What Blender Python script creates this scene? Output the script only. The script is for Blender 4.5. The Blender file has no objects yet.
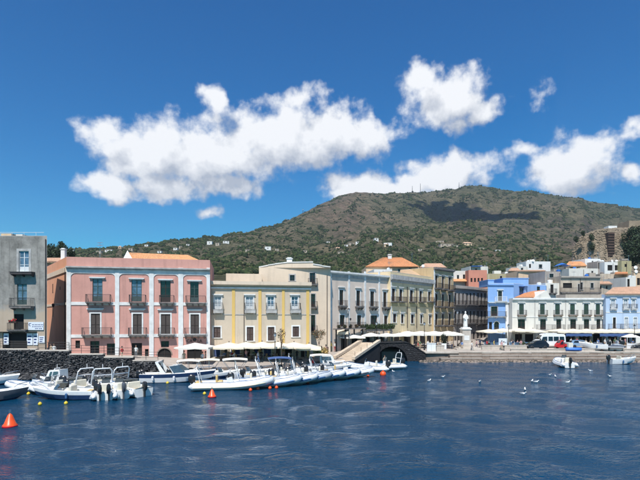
import bpy, math, random
import numpy as np
from mathutils import Vector, Matrix

R = math.radians
rnd = random.Random(7)
scene = bpy.context.scene
col = scene.collection
# ------------------------------------------------------------------ camera
F, H, HY = 480.0, 8.0, 316.0          # focal length (photo px), eye height above the sea (m), horizon row
cd = bpy.data.cameras.new('camera')
cam = bpy.data.objects.new('camera', cd); col.objects.link(cam)
cam.location = (0, 0, H); cam.rotation_euler = (R(90), 0, 0)
cd.sensor_fit = 'HORIZONTAL'; cd.sensor_width = 36; cd.lens = 36 * F / 640
cd.shift_y = (HY - 240) / 640
cd.clip_start = 0.5; cd.clip_end = 30000
scene.camera = cam
# ------------------------------------------------------------------ sun, sky, exposure
SUN_EL, SUN_AZ = R(58), R(190)       # azimuth measured from +Y towards +X
sundir = Vector((math.sin(SUN_AZ) * math.cos(SUN_EL), math.cos(SUN_AZ) * math.cos(SUN_EL), math.sin(SUN_EL)))
sl = bpy.data.lights.new('sun', 'SUN'); sl.energy = 4.6; sl.angle = R(0.5); sl.color = (1, .955, .89)
so = bpy.data.objects.new('sun', sl); col.objects.link(so)
so.rotation_euler = sundir.to_track_quat('Z', 'Y').to_euler(); so.location = (0, 0, 60)
scene.view_settings.view_transform = 'Standard'; scene.view_settings.look = 'None'
scene.view_settings.exposure = 0.38; scene.view_settings.gamma = 1
scene.view_settings.use_curve_mapping = False
scene.cycles.use_denoising = True
scene.cycles.max_bounces = 6

world = bpy.data.worlds.new('World'); scene.world = world; world.use_nodes = True
SKY_STRENGTH = 0.09


class NT:
    """tiny node-expression helper"""
    def __init__(s, nt): s.nt = nt
    def n(s, t, **k):
        nd = s.nt.nodes.new(t)
        for a, b in k.items(): setattr(nd, a, b)
        return nd
    def link(s, a, b): s.nt.links.new(a, b)
    def put(s, sock, v):
        if v is None: return
        if hasattr(v, 'node'): s.link(v, sock)
        else: sock.default_value = v
    def m(s, op, a, b=None, c=None, clamp=False):
        nd = s.n('ShaderNodeMath', operation=op, use_clamp=clamp)
        s.put(nd.inputs[0], a)
        if b is not None: s.put(nd.inputs[1], b)
        if c is not None: s.put(nd.inputs[2], c)
        return nd.outputs[0]
    def vm(s, op, a, b=None, out=0):
        nd = s.n('ShaderNodeVectorMath', operation=op)
        s.put(nd.inputs[0], a)
        if b is not None: s.put(nd.inputs[1], b)
        return nd.outputs[out]
    def noise(s, vec, scale, detail=4, rough=.55, out='Fac', dist=0):
        nd = s.n('ShaderNodeTexNoise')
        if vec is not None: s.link(vec, nd.inputs['Vector'])
        nd.inputs['Scale'].default_value = scale; nd.inputs['Detail'].default_value = detail
        nd.inputs['Roughness'].default_value = rough; nd.inputs['Distortion'].default_value = dist
        return nd.outputs[out]
    def mix(s, f, a, b, mode='MIX'):
        nd = s.n('ShaderNodeMix', data_type='RGBA', blend_type=mode)
        s.put(nd.inputs[0], f); s.put(nd.inputs[6], a); s.put(nd.inputs[7], b)
        return nd.outputs[2]
    def rng(s, v, a, b, c=0., d=1., smooth=False):
        nd = s.n('ShaderNodeMapRange')
        if smooth: nd.interpolation_type = 'SMOOTHSTEP'
        s.put(nd.inputs[0], v)
        for i, q in enumerate((a, b, c, d)): nd.inputs[i + 1].default_value = q
        return nd.outputs[0]
    def mapping(s, vec, scale=(1, 1, 1), rot=(0, 0, 0), loc=(0, 0, 0)):
        nd = s.n('ShaderNodeMapping')
        s.link(vec, nd.inputs[0]); nd.inputs[1].default_value = loc
        nd.inputs[2].default_value = rot; nd.inputs[3].default_value = scale
        return nd.outputs[0]


def build_sky():
    nt = world.node_tree; nt.nodes.clear(); g = NT(nt)
    sky = g.n('ShaderNodeTexSky', sky_type='NISHITA')
    sky.sun_disc = False; sky.sun_elevation = SUN_EL; sky.sun_rotation = SUN_AZ
    sky.altitude = 100; sky.air_density = 1.0; sky.dust_density = 0.5; sky.ozone_density = 2.2
    hs = g.n('ShaderNodeHueSaturation'); hs.inputs['Saturation'].default_value = 1.45; hs.inputs['Value'].default_value = 1.12
    g.link(sky.outputs[0], hs.inputs['Color']); tint = g.mix(1., hs.outputs[0], (.21, .85, .98, 1), 'MULTIPLY')
    tc = g.n('ShaderNodeTexCoord')
    sx = g.n('ShaderNodeSeparateXYZ'); g.link(tc.outputs['Generated'], sx.inputs[0])
    az = g.m('MULTIPLY', g.m('ARCTAN2', sx.outputs[0], sx.outputs[1]), 57.2958)
    el = g.m('MULTIPLY', g.m('ARCSINE', sx.outputs[2]), 57.2958)
    cx = g.n('ShaderNodeCombineXYZ'); g.link(az, cx.inputs[0]); g.link(el, cx.inputs[1])
    base = cx.outputs[0]
    # cumulus as seen from the quay: centre and radii in photo pixels, weight
    E = [(150, 158, 62, 36, 1), (215, 152, 85, 44, 1), (290, 136, 95, 40, 1), (352, 136, 56, 24, 1), (116, 186, 42, 17, 1), (165, 182, 62, 19, 1),
         (225, 182, 55, 16, .9), (214, 96, 22, 18, .75), (300, 102, 40, 14, .6), (105, 130, 30, 18, .7),
         (445, 97, 50, 36, .95), (424, 78, 26, 20, .8), (480, 108, 28, 18, .7), (452, 122, 28, 12, .6),
         (365, 186, 62, 20, .9), (450, 176, 62, 26, .95), (418, 165, 24, 12, .5),
         (565, 166, 56, 34, 1), (600, 160, 30, 28, .8), (524, 149, 22, 12, .75), (635, 166, 20, 14, .8),
         (539, 95, 9, 14, .30), (212, 213, 14, 9, .6), (634, 128, 10, 12, .45), (402, 183, 44, 17, .9)]
    ED = []
    for px, py, rx, ry, w in E:
        a = math.degrees(math.atan((px - 320) / F)); hy = math.hypot(F, px - 320)
        e = math.degrees(math.atan((HY - py) / hy))
        ED.append((a, e, rx * 57.3 / F * math.cos(R(a)) ** 2, ry * 57.3 / hy * math.cos(R(e)) ** 2, w))

    def density(vec):
        w1 = g.noise(vec, .16, 4, .6, out='Color')
        wv = g.vm('MULTIPLY', g.vm('SUBTRACT', w1, (.5, .5, .5)), (5.5, 4.4, 0))
        v = g.vm('ADD', vec, wv)
        acc = None
        for a, e, rx, ry, w in ED:
            d = g.vm('LENGTH', g.vm('MULTIPLY', g.vm('SUBTRACT', v, (a, e, 0)), (1 / rx, 1 / ry, 0)), out=1)
            q = g.m('MULTIPLY_ADD', d, -w, w)
            acc = q if acc is None else g.m('SMOOTH_MAX', acc, q, .18)
        # the same kind of cumulus goes on round the rest of the sky
        vv = g.mapping(vec, scale=(1, 1.9, 1))
        far = g.m('MULTIPLY_ADD', g.noise(vv, .055, 3, .5), 5.0, -2.85)
        s1 = g.rng(g.m('ABSOLUTE', az), 38, 52); s2 = g.rng(el, 36, 46)
        outm = g.m('MAXIMUM', s1, s2)
        lo = g.rng(el, 2, 9)
        far = g.m('SUBTRACT', g.m('MULTIPLY', g.m('MULTIPLY', far, outm), lo), g.m('MULTIPLY', g.m('SUBTRACT', 1., g.m('MULTIPLY', outm, lo)), 2.))
        acc = g.m('MAXIMUM', acc, far)
        fb = g.noise(vec, .36, 9, .58)
        return g.m('MULTIPLY_ADD', g.m('SUBTRACT', fb, .5), 1.75, g.m('MULTIPLY', acc, 1.15)), fb

    d0, fb = density(base)
    d1, _ = density(g.vm('ADD', base, (-1.5, 2.6, 0)))
    alpha = g.rng(d0, -.02, .60, smooth=True)
    lit = g.m('MULTIPLY_ADD', g.m('SUBTRACT', d0, d1), 1.25, .58)
    lit = g.m('ADD', lit, g.m('MULTIPLY', g.m('SUBTRACT', .5, d0), .25), clamp=True)
    cc = g.mix(lit, (4.2, 4.6, 5.4, 1), (8.8, 8.9, 9.1, 1))
    alpha = g.m('MULTIPLY', alpha, .96)
    c = g.mix(alpha, tint, cc)
    bg = g.n('ShaderNodeBackground'); bg.inputs['Strength'].default_value = SKY_STRENGTH
    g.link(c, bg.inputs[0])
    o = g.n('ShaderNodeOutputWorld'); g.link(bg.outputs[0], o.inputs[0])
    world.cycles.sampling_method = 'MANUAL'; world.cycles.sample_map_resolution = 512


build_sky()


# ------------------------------------------------------------------ pixel to place
def Z(py, D): return H - (py - HY) * D / F
def X(px, D): return (px - 320) * D / F
def P(px, py, D): return Vector((X(px, D), D, Z(py, D)))
def G(px, py, z=0.0):
    D = F * (H - z) / (py - HY)
    return Vector((X(px, D), D, z))


# ------------------------------------------------------------------ materials
MATS = {}
def new_mat(name):
    m = bpy.data.materials.new(name); m.use_nodes = True
    nt = m.node_tree; g = NT(nt)
    b = nt.nodes['Principled BSDF']
    MATS[name] = m
    return m, g, b

def plain(name, c, rough=.5, metal=0., var=.12, scale=3., spec=.5, bump=0., emit=None):
    m, g, b = new_mat(name)
    geo = g.n('ShaderNodeNewGeometry')
    n = g.noise(geo.outputs['Position'], scale, 4)
    c2 = tuple(x * (1 - var * 1.6) for x in c) + (1,); c1 = tuple(min(1, x * (1 + var * .6)) for x in c) + (1,)
    g.link(g.mix(g.rng(n, .3, .7), c2, c1), b.inputs['Base Color'])
    b.inputs['Roughness'].default_value = rough; b.inputs['Metallic'].default_value = metal
    b.inputs['Specular IOR Level'].default_value = spec
    if bump:
        bp = g.n('ShaderNodeBump'); bp.inputs['Strength'].default_value = bump; bp.inputs['Distance'].default_value = .02
        g.link(g.noise(geo.outputs['Position'], scale * 6, 5), bp.inputs['Height']); g.link(bp.outputs[0], b.inputs['Normal'])
    return m

def stucco(name, c, dirt=.35, seed=0., dark=None, low=None):
    """painted plaster: patches, vertical rain streaks, grit"""
    m, g, b = new_mat(name)
    geo = g.n('ShaderNodeNewGeometry')
    pos = g.mapping(geo.outputs['Position'], loc=(seed * 7.3, seed * 3.1, 0))
    big = g.noise(pos, .38, 6, .65)
    st = g.noise(g.mapping(pos, scale=(1.6, 1.6, .12)), 1.0, 5, .6)
    fine = g.noise(pos, 5.0, 5, .7)
    dk = dark or tuple(x * .62 for x in c)
    lt = tuple(min(.88, x * 1.07) for x in c)
    a = g.mix(g.rng(big, .32, .66), tuple(dk) + (1,), tuple(c) + (1,))
    base = g.mix(dirt, tuple(c) + (1,), a)
    base = g.mix(g.m('MULTIPLY', g.rng(st, .52, .78), dirt), base, tuple(x * .5 for x in dk) + (1,))
    base = g.mix(g.m('MULTIPLY', g.rng(fine, .45, .75), .35), base, lt + (1,))
    if low:
        sz = g.n('ShaderNodeSeparateXYZ'); g.link(geo.outputs['Position'], sz.inputs[0])
        lw = g.rng(g.m('ADD', sz.outputs[2], g.m('MULTIPLY', g.m('SUBTRACT', big, .5), 4.)), low[1] - .4, low[1] + .4, 1, 0)
        base = g.mix(g.m('MULTIPLY', lw, .8), base, tuple(low[0]) + (1,))
    g.link(base, b.inputs['Base Color'])
    b.inputs['Roughness'].default_value = .88; b.inputs['Specular IOR Level'].default_value = .25
    bp = g.n('ShaderNodeBump'); bp.inputs['Strength'].default_value = .35; bp.inputs['Distance'].default_value = .03
    g.link(g.noise(pos, 9, 6, .7), bp.inputs['Height']); g.link(bp.outputs[0], b.inputs['Normal'])
    return m

def tile_mat(name, c1, c2):
    m, g, b = new_mat(name)
    geo = g.n('ShaderNodeNewGeometry')
    pos = geo.outputs['Position']
    n1 = g.noise(pos, 3.2, 3, .7); n2 = g.noise(pos, .5, 4)
    base = g.mix(g.rng(n1, .35, .65), c1 + (1,), c2 + (1,))
    base = g.mix(g.m('MULTIPLY', g.rng(n2, .5, .75), .45), base, (.2, .15, .1, 1))
    g.link(base, b.inputs['Base Color']); b.inputs['Roughness'].default_value = .85
    return m

def stone_mat(name, c1, c2, scale=2., rough=.9, bump=.6, dist=.06):
    m, g, b = new_mat(name)
    geo = g.n('ShaderNodeNewGeometry'); pos = geo.outputs['Position']
    n1 = g.noise(pos, scale, 6, .7); n2 = g.noise(pos, scale * .18, 4)
    base = g.mix(g.rng(n1, .3, .7), c1 + (1,), c2 + (1,))
    base = g.mix(g.rng(n2, .35, .7, 0, .5), base, tuple(x * .6 for x in c1) + (1,))
    g.link(base, b.inputs['Base Color']); b.inputs['Roughness'].default_value = rough
    bp = g.n('ShaderNodeBump'); bp.inputs['Strength'].default_value = bump; bp.inputs['Distance'].default_value = dist
    g.link(g.noise(pos, scale * 3, 7, .7), bp.inputs['Height']); g.link(bp.outputs[0], b.inputs['Normal'])
    return m

plain('white_gel', (.76, .77, .76), .28, var=.06, spec=.5)
plain('cream_gel', (.70, .66, .55), .35, var=.08)
plain('navy_gel', (.02, .045, .11), .22, var=.1)
plain('blue_gel', (.05, .13, .28), .3, var=.12)
plain('tube_grey', (.42, .45, .48), .5, var=.08)
plain('tube_white', (.68, .70, .71), .45, var=.07)
plain('tube_cream', (.62, .57, .44), .5, var=.07)
plain('tube_dark', (.07, .08, .10), .5, var=.12)
plain('teak', (.34, .20, .10), .6, var=.3, scale=9)
plain('yellow_vinyl', (.62, .43, .16), .5, var=.15)
plain('black_rubber', (.018, .018, .02), .55)
plain('engine_black', (.02, .021, .024), .25)
plain('engine_grey', (.30, .31, .33), .3)
plain('steel', (.55, .56, .58), .25, .9, var=.05)
plain('alu_white', (.72, .73, .74), .35, var=.05)
plain('iron', (.022, .022, .025), .55, .3)
plain('iron_thin', (.06, .05, .05), .6, .2)
plain('awning_cream', (.72, .64, .50), .8, var=.05, scale=1.2)
plain('awning_white', (.74, .70, .63), .8, var=.05, scale=1.2)
plain('awning_blue', (.05, .10, .25), .75)
plain('glass_dark', (.012, .016, .020), .08, var=.4, scale=1.5, spec=.6)
plain('glass_blue', (.10, .17, .26), .10, var=.35, scale=1.3, spec=.7)
plain('curtain_pane', (.42, .47, .52), .25, var=.25, scale=2.5)
plain('screen_glass', (.05, .08, .10), .05, spec=.8)
plain('wood_dark', (.030, .017, .013), .6, var=.3, scale=6)
plain('wood_brown', (.06, .03, .022), .55, var=.3, scale=6)
plain('wood_green', (.018, .06, .04), .6, var=.25, scale=4)
plain('wood_teal', (.05, .085, .085), .55, var=.25, scale=4)
plain('wood_blue', (.02, .06, .22), .5, var=.2, scale=4)
plain('wood_white', (.66, .68, .70), .5, var=.1)
plain('dark_void', (.012, .011, .011), .9)  # near-black sheet filling open doorways in place of unlit rooms
plain('trim_white', (.70, .70, .69), .8, var=.12, scale=1.4)
plain('trim_grey', (.42, .41, .40), .85, var=.2, scale=1.4)
plain('slab_grey', (.20, .18, .17), .9, var=.3, scale=2)
plain('orange_plastic', (.80, .085, .012), .38, var=.1)
plain('yellow_plastic', (.72, .50, .03), .4, var=.1)
plain('red_paint', (.55, .015, .02), .25, var=.08)
plain('black_paint', (.012, .012, .014), .15)
plain('white_paint', (.74, .75, .76), .22, var=.04)
plain('lightblue_paint', (.25, .38, .52), .22, .3, var=.05)
plain('tarp_blue', (.03, .16, .55), .5, var=.15, scale=2)
plain('leaf_dark', (.020, .038, .014), .7, var=.4, scale=.9)
plain('leaf_mid', (.045, .085, .022), .65, var=.4, scale=1.2)
plain('leaf_dry', (.20, .11, .05), .8, var=.35, scale=2)
plain('bark', (.09, .06, .045), .9, var=.3, scale=8)
plain('marble', (.74, .73, .70), .5, var=.08)
plain('flower_red', (.55, .02, .03), .6, var=.2, scale=6)
plain('bird_white', (.78, .78, .77), .7, var=.05)
plain('bird_grey', (.32, .34, .37), .7, var=.1)
plain('sign_white', (.66, .70, .76), .5, var=.04)
plain('print_blue', (.03, .05, .16), .6)
plain('print_dark', (.04, .025, .025), .6)
stone_mat('lava', (.011, .012, .015), (.060, .061, .067), 2.6)
stone_mat('lava_pale', (.05, .05, .052), (.17, .165, .16), 2.2)
stone_mat('paving', (.34, .29, .25), (.46, .41, .36), .7, .85, .25, .02)
stone_mat('pale_stone', (.46, .40, .34), (.62, .56, .49), 1.1, .85, .3, .02)
stone_mat('brown_stone', (.22, .165, .13), (.36, .29, .24), .8, .9, .5, .04)
stone_mat('wet_stone', (.045, .04, .032), (.11, .095, .075), 1.5, .45, .5, .04)
stone_mat('asphalt', (.10, .095, .09), (.16, .15, .145), 2, .9, .3, .01)
stone_mat('step_stone', (.50, .40, .30), (.66, .55, .43), 1.1, .85, .3, .02)
stone_mat('lava_black', (.006, .006, .008), (.030, .030, .034), 2.6)
tile_mat('terracotta', (.55, .25, .11), (.72, .40, .20))
tile_mat('terracotta_orange', (.50, .20, .085), (.62, .31, .15))
tile_mat('terracotta_pale', (.50, .30, .20), (.62, .42, .30))


# ------------------------------------------------------------------ mesh helpers
class MB:
    def __init__(s): s.v = []; s.f = []; s.m = []
    def add(s, vs, fs, mi=0):
        o = len(s.v); s.v.extend(tuple(p) for p in vs)
        for q in fs: s.f.append(tuple(i + o for i in q)); s.m.append(mi)
        return s
    def box(s, x0, x1, y0, y1, z0, z1, mi=0):
        return s.add([(x, y, z) for z in (z0, z1) for y in (y0, y1) for x in (x0, x1)],
                     [(0, 2, 3, 1), (4, 5, 7, 6), (0, 1, 5, 4), (2, 6, 7, 3), (0, 4, 6, 2), (1, 3, 7, 5)], mi)
    def cbox(s, x, y, z, w, d, h, mi=0):
        return s.box(x - w / 2, x + w / 2, y - d / 2, y + d / 2, z, z + h, mi)
    def rbox(s, x0, x1, y0, y1, z0, z1, r, mi=0):
        """box with bevelled vertical and top edges"""
        def ring(z, i):
            a, b, c, d = x0 + i, x1 - i, y0 + i, y1 - i
            return [(a + r, c, z), (b - r, c, z), (b, c + r, z), (b, d - r, z), (b - r, d, z), (a + r, d, z), (a, d - r, z), (a, c + r, z)]
        return s.loft([ring(z0, 0), ring(z1 - r, 0), ring(z1, r * .8)], mi=mi)
    def loft(s, rings, mi=0, closed=True, caps=True):
        n = len(rings[0]); vs = [p for r_ in rings for p in r_]; fs = []
        for i in range(len(rings) - 1):
            for j in range(n if closed else n - 1):
                k = (j + 1) % n
                fs.append((i * n + j, i * n + k, (i + 1) * n + k, (i + 1) * n + j))
        if caps and closed:
            fs.append(tuple(range(n))[::-1]); fs.append(tuple((len(rings) - 1) * n + j for j in range(n)))
        return s.add(vs, fs, mi)
    def tube(s, pts, r, n=6, mi=0):
        pts = [Vector(p) for p in pts]; rings = []
        up0 = None
        for i, p in enumerate(pts):
            t = (pts[min(i + 1, len(pts) - 1)] - pts[max(i - 1, 0)]).normalized()
            up = Vector((0, 0, 1)) if abs(t.z) < .9 else Vector((1, 0, 0))
            a = t.cross(up).normalized(); b = t.cross(a)
            if up0 is not None and a.dot(up0) < 0: a = -a; b = -b
            up0 = a
            rr = r[i] if isinstance(r, (list, tuple)) else r
            rings.append([p + (a * math.cos(2 * math.pi * k / n) + b * math.sin(2 * math.pi * k / n)) * rr for k in range(n)])
        return s.loft(rings, mi)
    def lathe(s, prof, n=12, mi=0, c=(0, 0)):
        return s.loft([[(c[0] + r * math.cos(2 * math.pi * k / n), c[1] + r * math.sin(2 * math.pi * k / n), z) for k in range(n)] for r, z in prof], mi)
    def blob(s, c, r, seed=0, mi=0, jit=.2):
        q = random.Random(seed); t = (1 + 5 ** .5) / 2
        V = [(-1, t, 0), (1, t, 0), (-1, -t, 0), (1, -t, 0), (0, -1, t), (0, 1, t), (0, -1, -t), (0, 1, -t), (t, 0, -1), (t, 0, 1), (-t, 0, -1), (-t, 0, 1)]
        Fc = [(0, 11, 5), (0, 5, 1), (0, 1, 7), (0, 7, 10), (0, 10, 11), (1, 5, 9), (5, 11, 4), (11, 10, 2), (10, 7, 6), (7, 1, 8), (3, 9, 4), (3, 4, 2), (3, 2, 6), (3, 6, 8), (3, 8, 9), (4, 9, 5), (2, 4, 11), (6, 2, 10), (8, 6, 7), (9, 8, 1)]
        rr = r if isinstance(r, (tuple, list)) else (r, r, r)
        vs = []
        for p in V:
            k = (1 + q.uniform(-jit, jit)) / 1.902
            vs.append((c[0] + p[0] * rr[0] * k, c[1] + p[1] * rr[1] * k, c[2] + p[2] * rr[2] * k))
        return s.add(vs, Fc, mi)
    def mesh(s, name, mats, smooth=False):
        me = bpy.data.meshes.new(name); me.from_pydata(s.v, [], s.f); me.update()
        for q in (mats if isinstance(mats, (list, tuple)) else [mats]): me.materials.append(MATS[q] if isinstance(q, str) else q)
        if any(s.m): me.polygons.foreach_set('material_index', s.m)
        if smooth:
            me.polygons.foreach_set('use_smooth', [True] * len(me.polygons))
            if smooth != 'all': me.set_sharp_from_angle(angle=R(40))
        return me
    def build(s, name, mats, parent=None, loc=(0, 0, 0), rz=0., smooth=False):
        return link(name, s.mesh(name, mats, smooth), parent, loc, rz)

def link(name, me, parent=None, loc=(0, 0, 0), rz=0.):
    o = bpy.data.objects.new(name, me); col.objects.link(o)
    o.location = loc; o.rotation_euler = (0, 0, rz); o.parent = parent
    return o
def tag(o, label=None, cat=None, group=None, kind=None):
    if label: o['label'] = label
    if cat: o['category'] = cat
    if group: o['group'] = group
    if kind: o['kind'] = kind
    return o
def thing(name, label, cat, loc=(0, 0, 0), rz=0., group=None):
    return tag(link(name, None, None, loc, rz), label, cat, group)
def copy_tree(o, parent=None):
    c = o.copy(); col.objects.link(c); c.parent = parent
    for ch in [q for q in o.children]: copy_tree(ch, c)
    return c
CACHE = {}
def shared(key, fn):
    if key not in CACHE: CACHE[key] = fn()
    return CACHE[key]

# numpy value noise
_T = np.random.RandomState(3).rand(256, 256)
def vnoise(x, y):
    xi = np.floor(x).astype(int); yi = np.floor(y).astype(int); fx = x - xi; fy = y - yi
    fx = fx * fx * (3 - 2 * fx); fy = fy * fy * (3 - 2 * fy)
    a = _T[xi & 255, yi & 255]; b = _T[(xi + 1) & 255, yi & 255]; c = _T[xi & 255, (yi + 1) & 255]; d = _T[(xi + 1) & 255, (yi + 1) & 255]
    return (a * (1 - fx) + b * fx) * (1 - fy) + (c * (1 - fx) + d * fx) * fy
def fbm(x, y, o=5, ridged=False):
    t = 0; a = .5; s = 0
    for i in range(o):
        n = vnoise(x * 2 ** i + 17 * i, y * 2 ** i + 31 * i)
        if ridged: n = 1 - abs(2 * n - 1)
        t = t + a * n; s += a; a *= .52
    return t / s
def sst(a, b, x):
    t = np.clip((x - a) / (b - a), 0, 1); return t * t * (3 - 2 * t)

# ================================================================== terrain, sea, quay
RU = ([-900, -400, 0, 150, 240, 330, 450, 640, 1000, 1600], [900, 900, 850, 800, 950, 1500, 1800, 1700, 1500, 1500])
EU = ([-900, -400, 0, 50, 70, 105, 140, 170, 200, 230, 250, 270, 290, 310, 325, 340, 360, 385, 420, 440, 455, 470, 490, 505, 530, 560, 590, 615, 640, 720, 1000, 1600],
      [45, 55, 63, 66, 67, 69, 72, 76, 79, 82, 86, 91, 98, 108.5, 117, 122.5, 124.5, 124.5, 125, 126.5, 129, 131, 130, 126.5, 125, 121, 116, 112, 108, 95, 70, 50])
def terrain_e(u, D):
    Rr = np.interp(u, *RU); er = np.interp(u, *EU) - 1.5
    D = D - 26 * np.exp(-((u - 478) / 30) ** 2) * (1 - sst(150, 230, D))
    s = np.log(np.maximum(D, 100) / 112) / np.log(Rr / 112)
    lo = np.interp(s, [-.1, 0, .1, .2, .45], [-30, -28, 18, 36, 46])
    hi7 = 50 + .40 * (er - 66); hi85 = 58 + .70 * (er - 66)
    w = np.clip((s - .45) / .25, 0, 1); e1 = 46 + (hi7 - 46) * w
    w = np.clip((s - .7) / .15, 0, 1); e2 = hi7 + (hi85 - hi7) * w
    w = np.clip((s - .85) / .15, 0, 1); e3 = hi85 + (er - hi85) * (1 - (1 - w) ** 1.5)
    e = np.where(s < .45, lo, np.where(s < .7, e1, np.where(s < .85, e2, e3)))
    e = np.where(s > 1, er * (1 - 1.6 * (s - 1)) - 4 * np.minimum(1, (s - 1) * 30), e)
    am = sst(.28, .55, s) * (1 - .8 * sst(.85, 1., s))
    n = fbm(u / 55 + 3, np.log(D) * 2.2, 5, True) - .55
    n2 = fbm(u / 18 + 9, np.log(D) * 7, 4) - .5
    e = e + am * (24 * n * (.35 + .65 * (er - 60) / 70) + 7 * n2)
    e = e + 9 * np.exp(-((u - 450) / 48) ** 2 - ((D - 850) / 150) ** 2)
    e = e - 20 * np.exp(-((u - 468) / 46) ** 2 - ((D - 1250) / 190) ** 2)
    e = e + 7 * np.exp(-((u - 375) / 40) ** 2 - ((D - 620) / 120) ** 2)
    e = e + sst(.9, 1, s) * (1.6 * (fbm(u / 7., u * 0, 4) - .5))
    return e
def terrain_z(u, D): return H + terrain_e(u, D) * D / F
def hit(px, py, D0=170., D1=1700.):
    Ds = np.geomspace(D0, D1, 900); e = terrain_e(np.full_like(Ds, px), Ds)
    k = np.argmax(e >= HY - py)
    if e[k] < HY - py: k = len(Ds) - 1
    return Vector((X(px, Ds[k]), Ds[k], terrain_z(np.array([px]), np.array([Ds[k]]))[0]))

def fast_mesh(name, V, Q, tri=False):
    me = bpy.data.meshes.new(name); n = 3 if tri else 4
    me.vertices.add(len(V)); me.vertices.foreach_set('co', np.asarray(V, 'f').ravel())
    me.loops.add(Q.size); me.loops.foreach_set('vertex_index', Q.astype('i').ravel())
    me.polygons.add(len(Q)); me.polygons.foreach_set('loop_start', np.arange(len(Q), dtype='i') * n)
    me.update(); me.validate()
    return me
def gridq(nu, nd):
    i, j = np.meshgrid(np.arange(nu - 1), np.arange(nd - 1), indexing='ij'); a = (i * nd + j).ravel()
    return np.stack([a, a + nd, a + nd + 1, a + 1], 1)

def hill_albedo(u, D, e):
    """soil and scrub colour by place: bare red-brown flanks, ochre terraces, green scrub"""
    n1 = fbm(u / 26 + 5, np.log(D) * 6, 5); n2 = fbm(u / 7 + 1, np.log(D) * 20, 4)
    bare = np.exp(-((u - 335) / 42) ** 2) * sst(62, 85, e) * .9 + np.exp(-((u - 585) / 40) ** 2) * sst(45, 62, e) * (1 - sst(80, 98, e)) * .9
    bare = np.clip(bare + 1.3 * (n1 - .5) + .7 * (n2 - .5), 0, 1)
    green = np.clip(.45 + 1.6 * (fbm(u / 40 + 2, np.log(D) * 5 + 8, 4) - .5) + .4 * sst(500, 640, u) * sst(95, 115, e) - .5 * bare, 0, 1)
    soil = np.array([.155, .105, .080]); ochre = np.array([.185, .148, .090]); scrub = np.array([.050, .066, .026])
    c = ochre[None] * (1 - bare[:, None]) + soil[None] * bare[:, None]
    rock = np.exp(-((u - 480) / 45) ** 2) * sst(76, 90, e) * (1 - sst(112, 124, e)) + .8 * np.exp(-((u - 575) / 30) ** 2) * sst(70, 80, e) * (1 - sst(95, 105, e))  # dark rock outcrops; their colour also carries the ravine's missing relief shading
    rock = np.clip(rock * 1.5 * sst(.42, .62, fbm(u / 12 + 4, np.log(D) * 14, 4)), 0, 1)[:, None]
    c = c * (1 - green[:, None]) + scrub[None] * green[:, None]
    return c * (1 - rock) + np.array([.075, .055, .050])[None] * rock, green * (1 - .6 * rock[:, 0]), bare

def build_terrain():
    us = np.concatenate([np.linspace(-900, -60, 70), np.linspace(-55, 700, 560), np.linspace(706, 1600, 80)])
    Ds = np.concatenate([np.geomspace(112, 380, 50), np.geomspace(388, 2100, 250), np.geomspace(2150, 2600, 6)])
    U, Dg = np.meshgrid(us, Ds, indexing='ij'); U = U.ravel(); Dg = Dg.ravel()
    e = terrain_e(U, Dg); z = np.maximum(H + e * Dg / F, -3)
    V = np.stack([(U - 320) * Dg / F, Dg, z], 1)
    me = fast_mesh('hillside', V, gridq(len(us), len(Ds)))
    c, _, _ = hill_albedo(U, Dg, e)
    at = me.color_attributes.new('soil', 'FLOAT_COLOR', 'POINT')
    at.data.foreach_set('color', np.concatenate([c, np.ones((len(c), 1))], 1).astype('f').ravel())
    m, g, b = new_mat('hill_soil')
    a = g.n('ShaderNodeVertexColor', layer_name='soil'); geo = g.n('ShaderNodeNewGeometry')
    n = g.noise(geo.outputs['Position'], .045, 8, .72)
    k = g.noise(g.mapping(geo.outputs['Position'], scale=(.25, .25, 2.2)), .05, 5, .6)
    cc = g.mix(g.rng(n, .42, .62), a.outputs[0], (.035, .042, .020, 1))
    n5 = g.noise(geo.outputs['Position'], .19, 5, .7)
    cc = g.mix(g.rng(n5, .50, .60, 0, .75), cc, (.040, .044, .022, 1)); cc = g.mix(g.rng(n5, .46, .38, 0, .5), cc, (.23, .185, .135, 1))
    cc = g.mix(g.m('MULTIPLY', g.rng(k, .55, .7), .5), cc, (.20, .16, .11, 1))
    g.link(cc, b.inputs['Base Color']); b.inputs['Roughness'].default_value = .95; b.inputs['Specular IOR Level'].default_value = .1
    bp = g.n('ShaderNodeBump'); bp.inputs['Strength'].default_value = 1.; bp.inputs['Distance'].default_value = 9
    g.link(n, bp.inputs['Height']); g.link(bp.outputs[0], b.inputs['Normal'])
    me.materials.append(m)
    me.polygons.foreach_set('use_smooth', [True] * len(me.polygons))
    tag(link('hillside', me), kind='structure')

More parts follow.
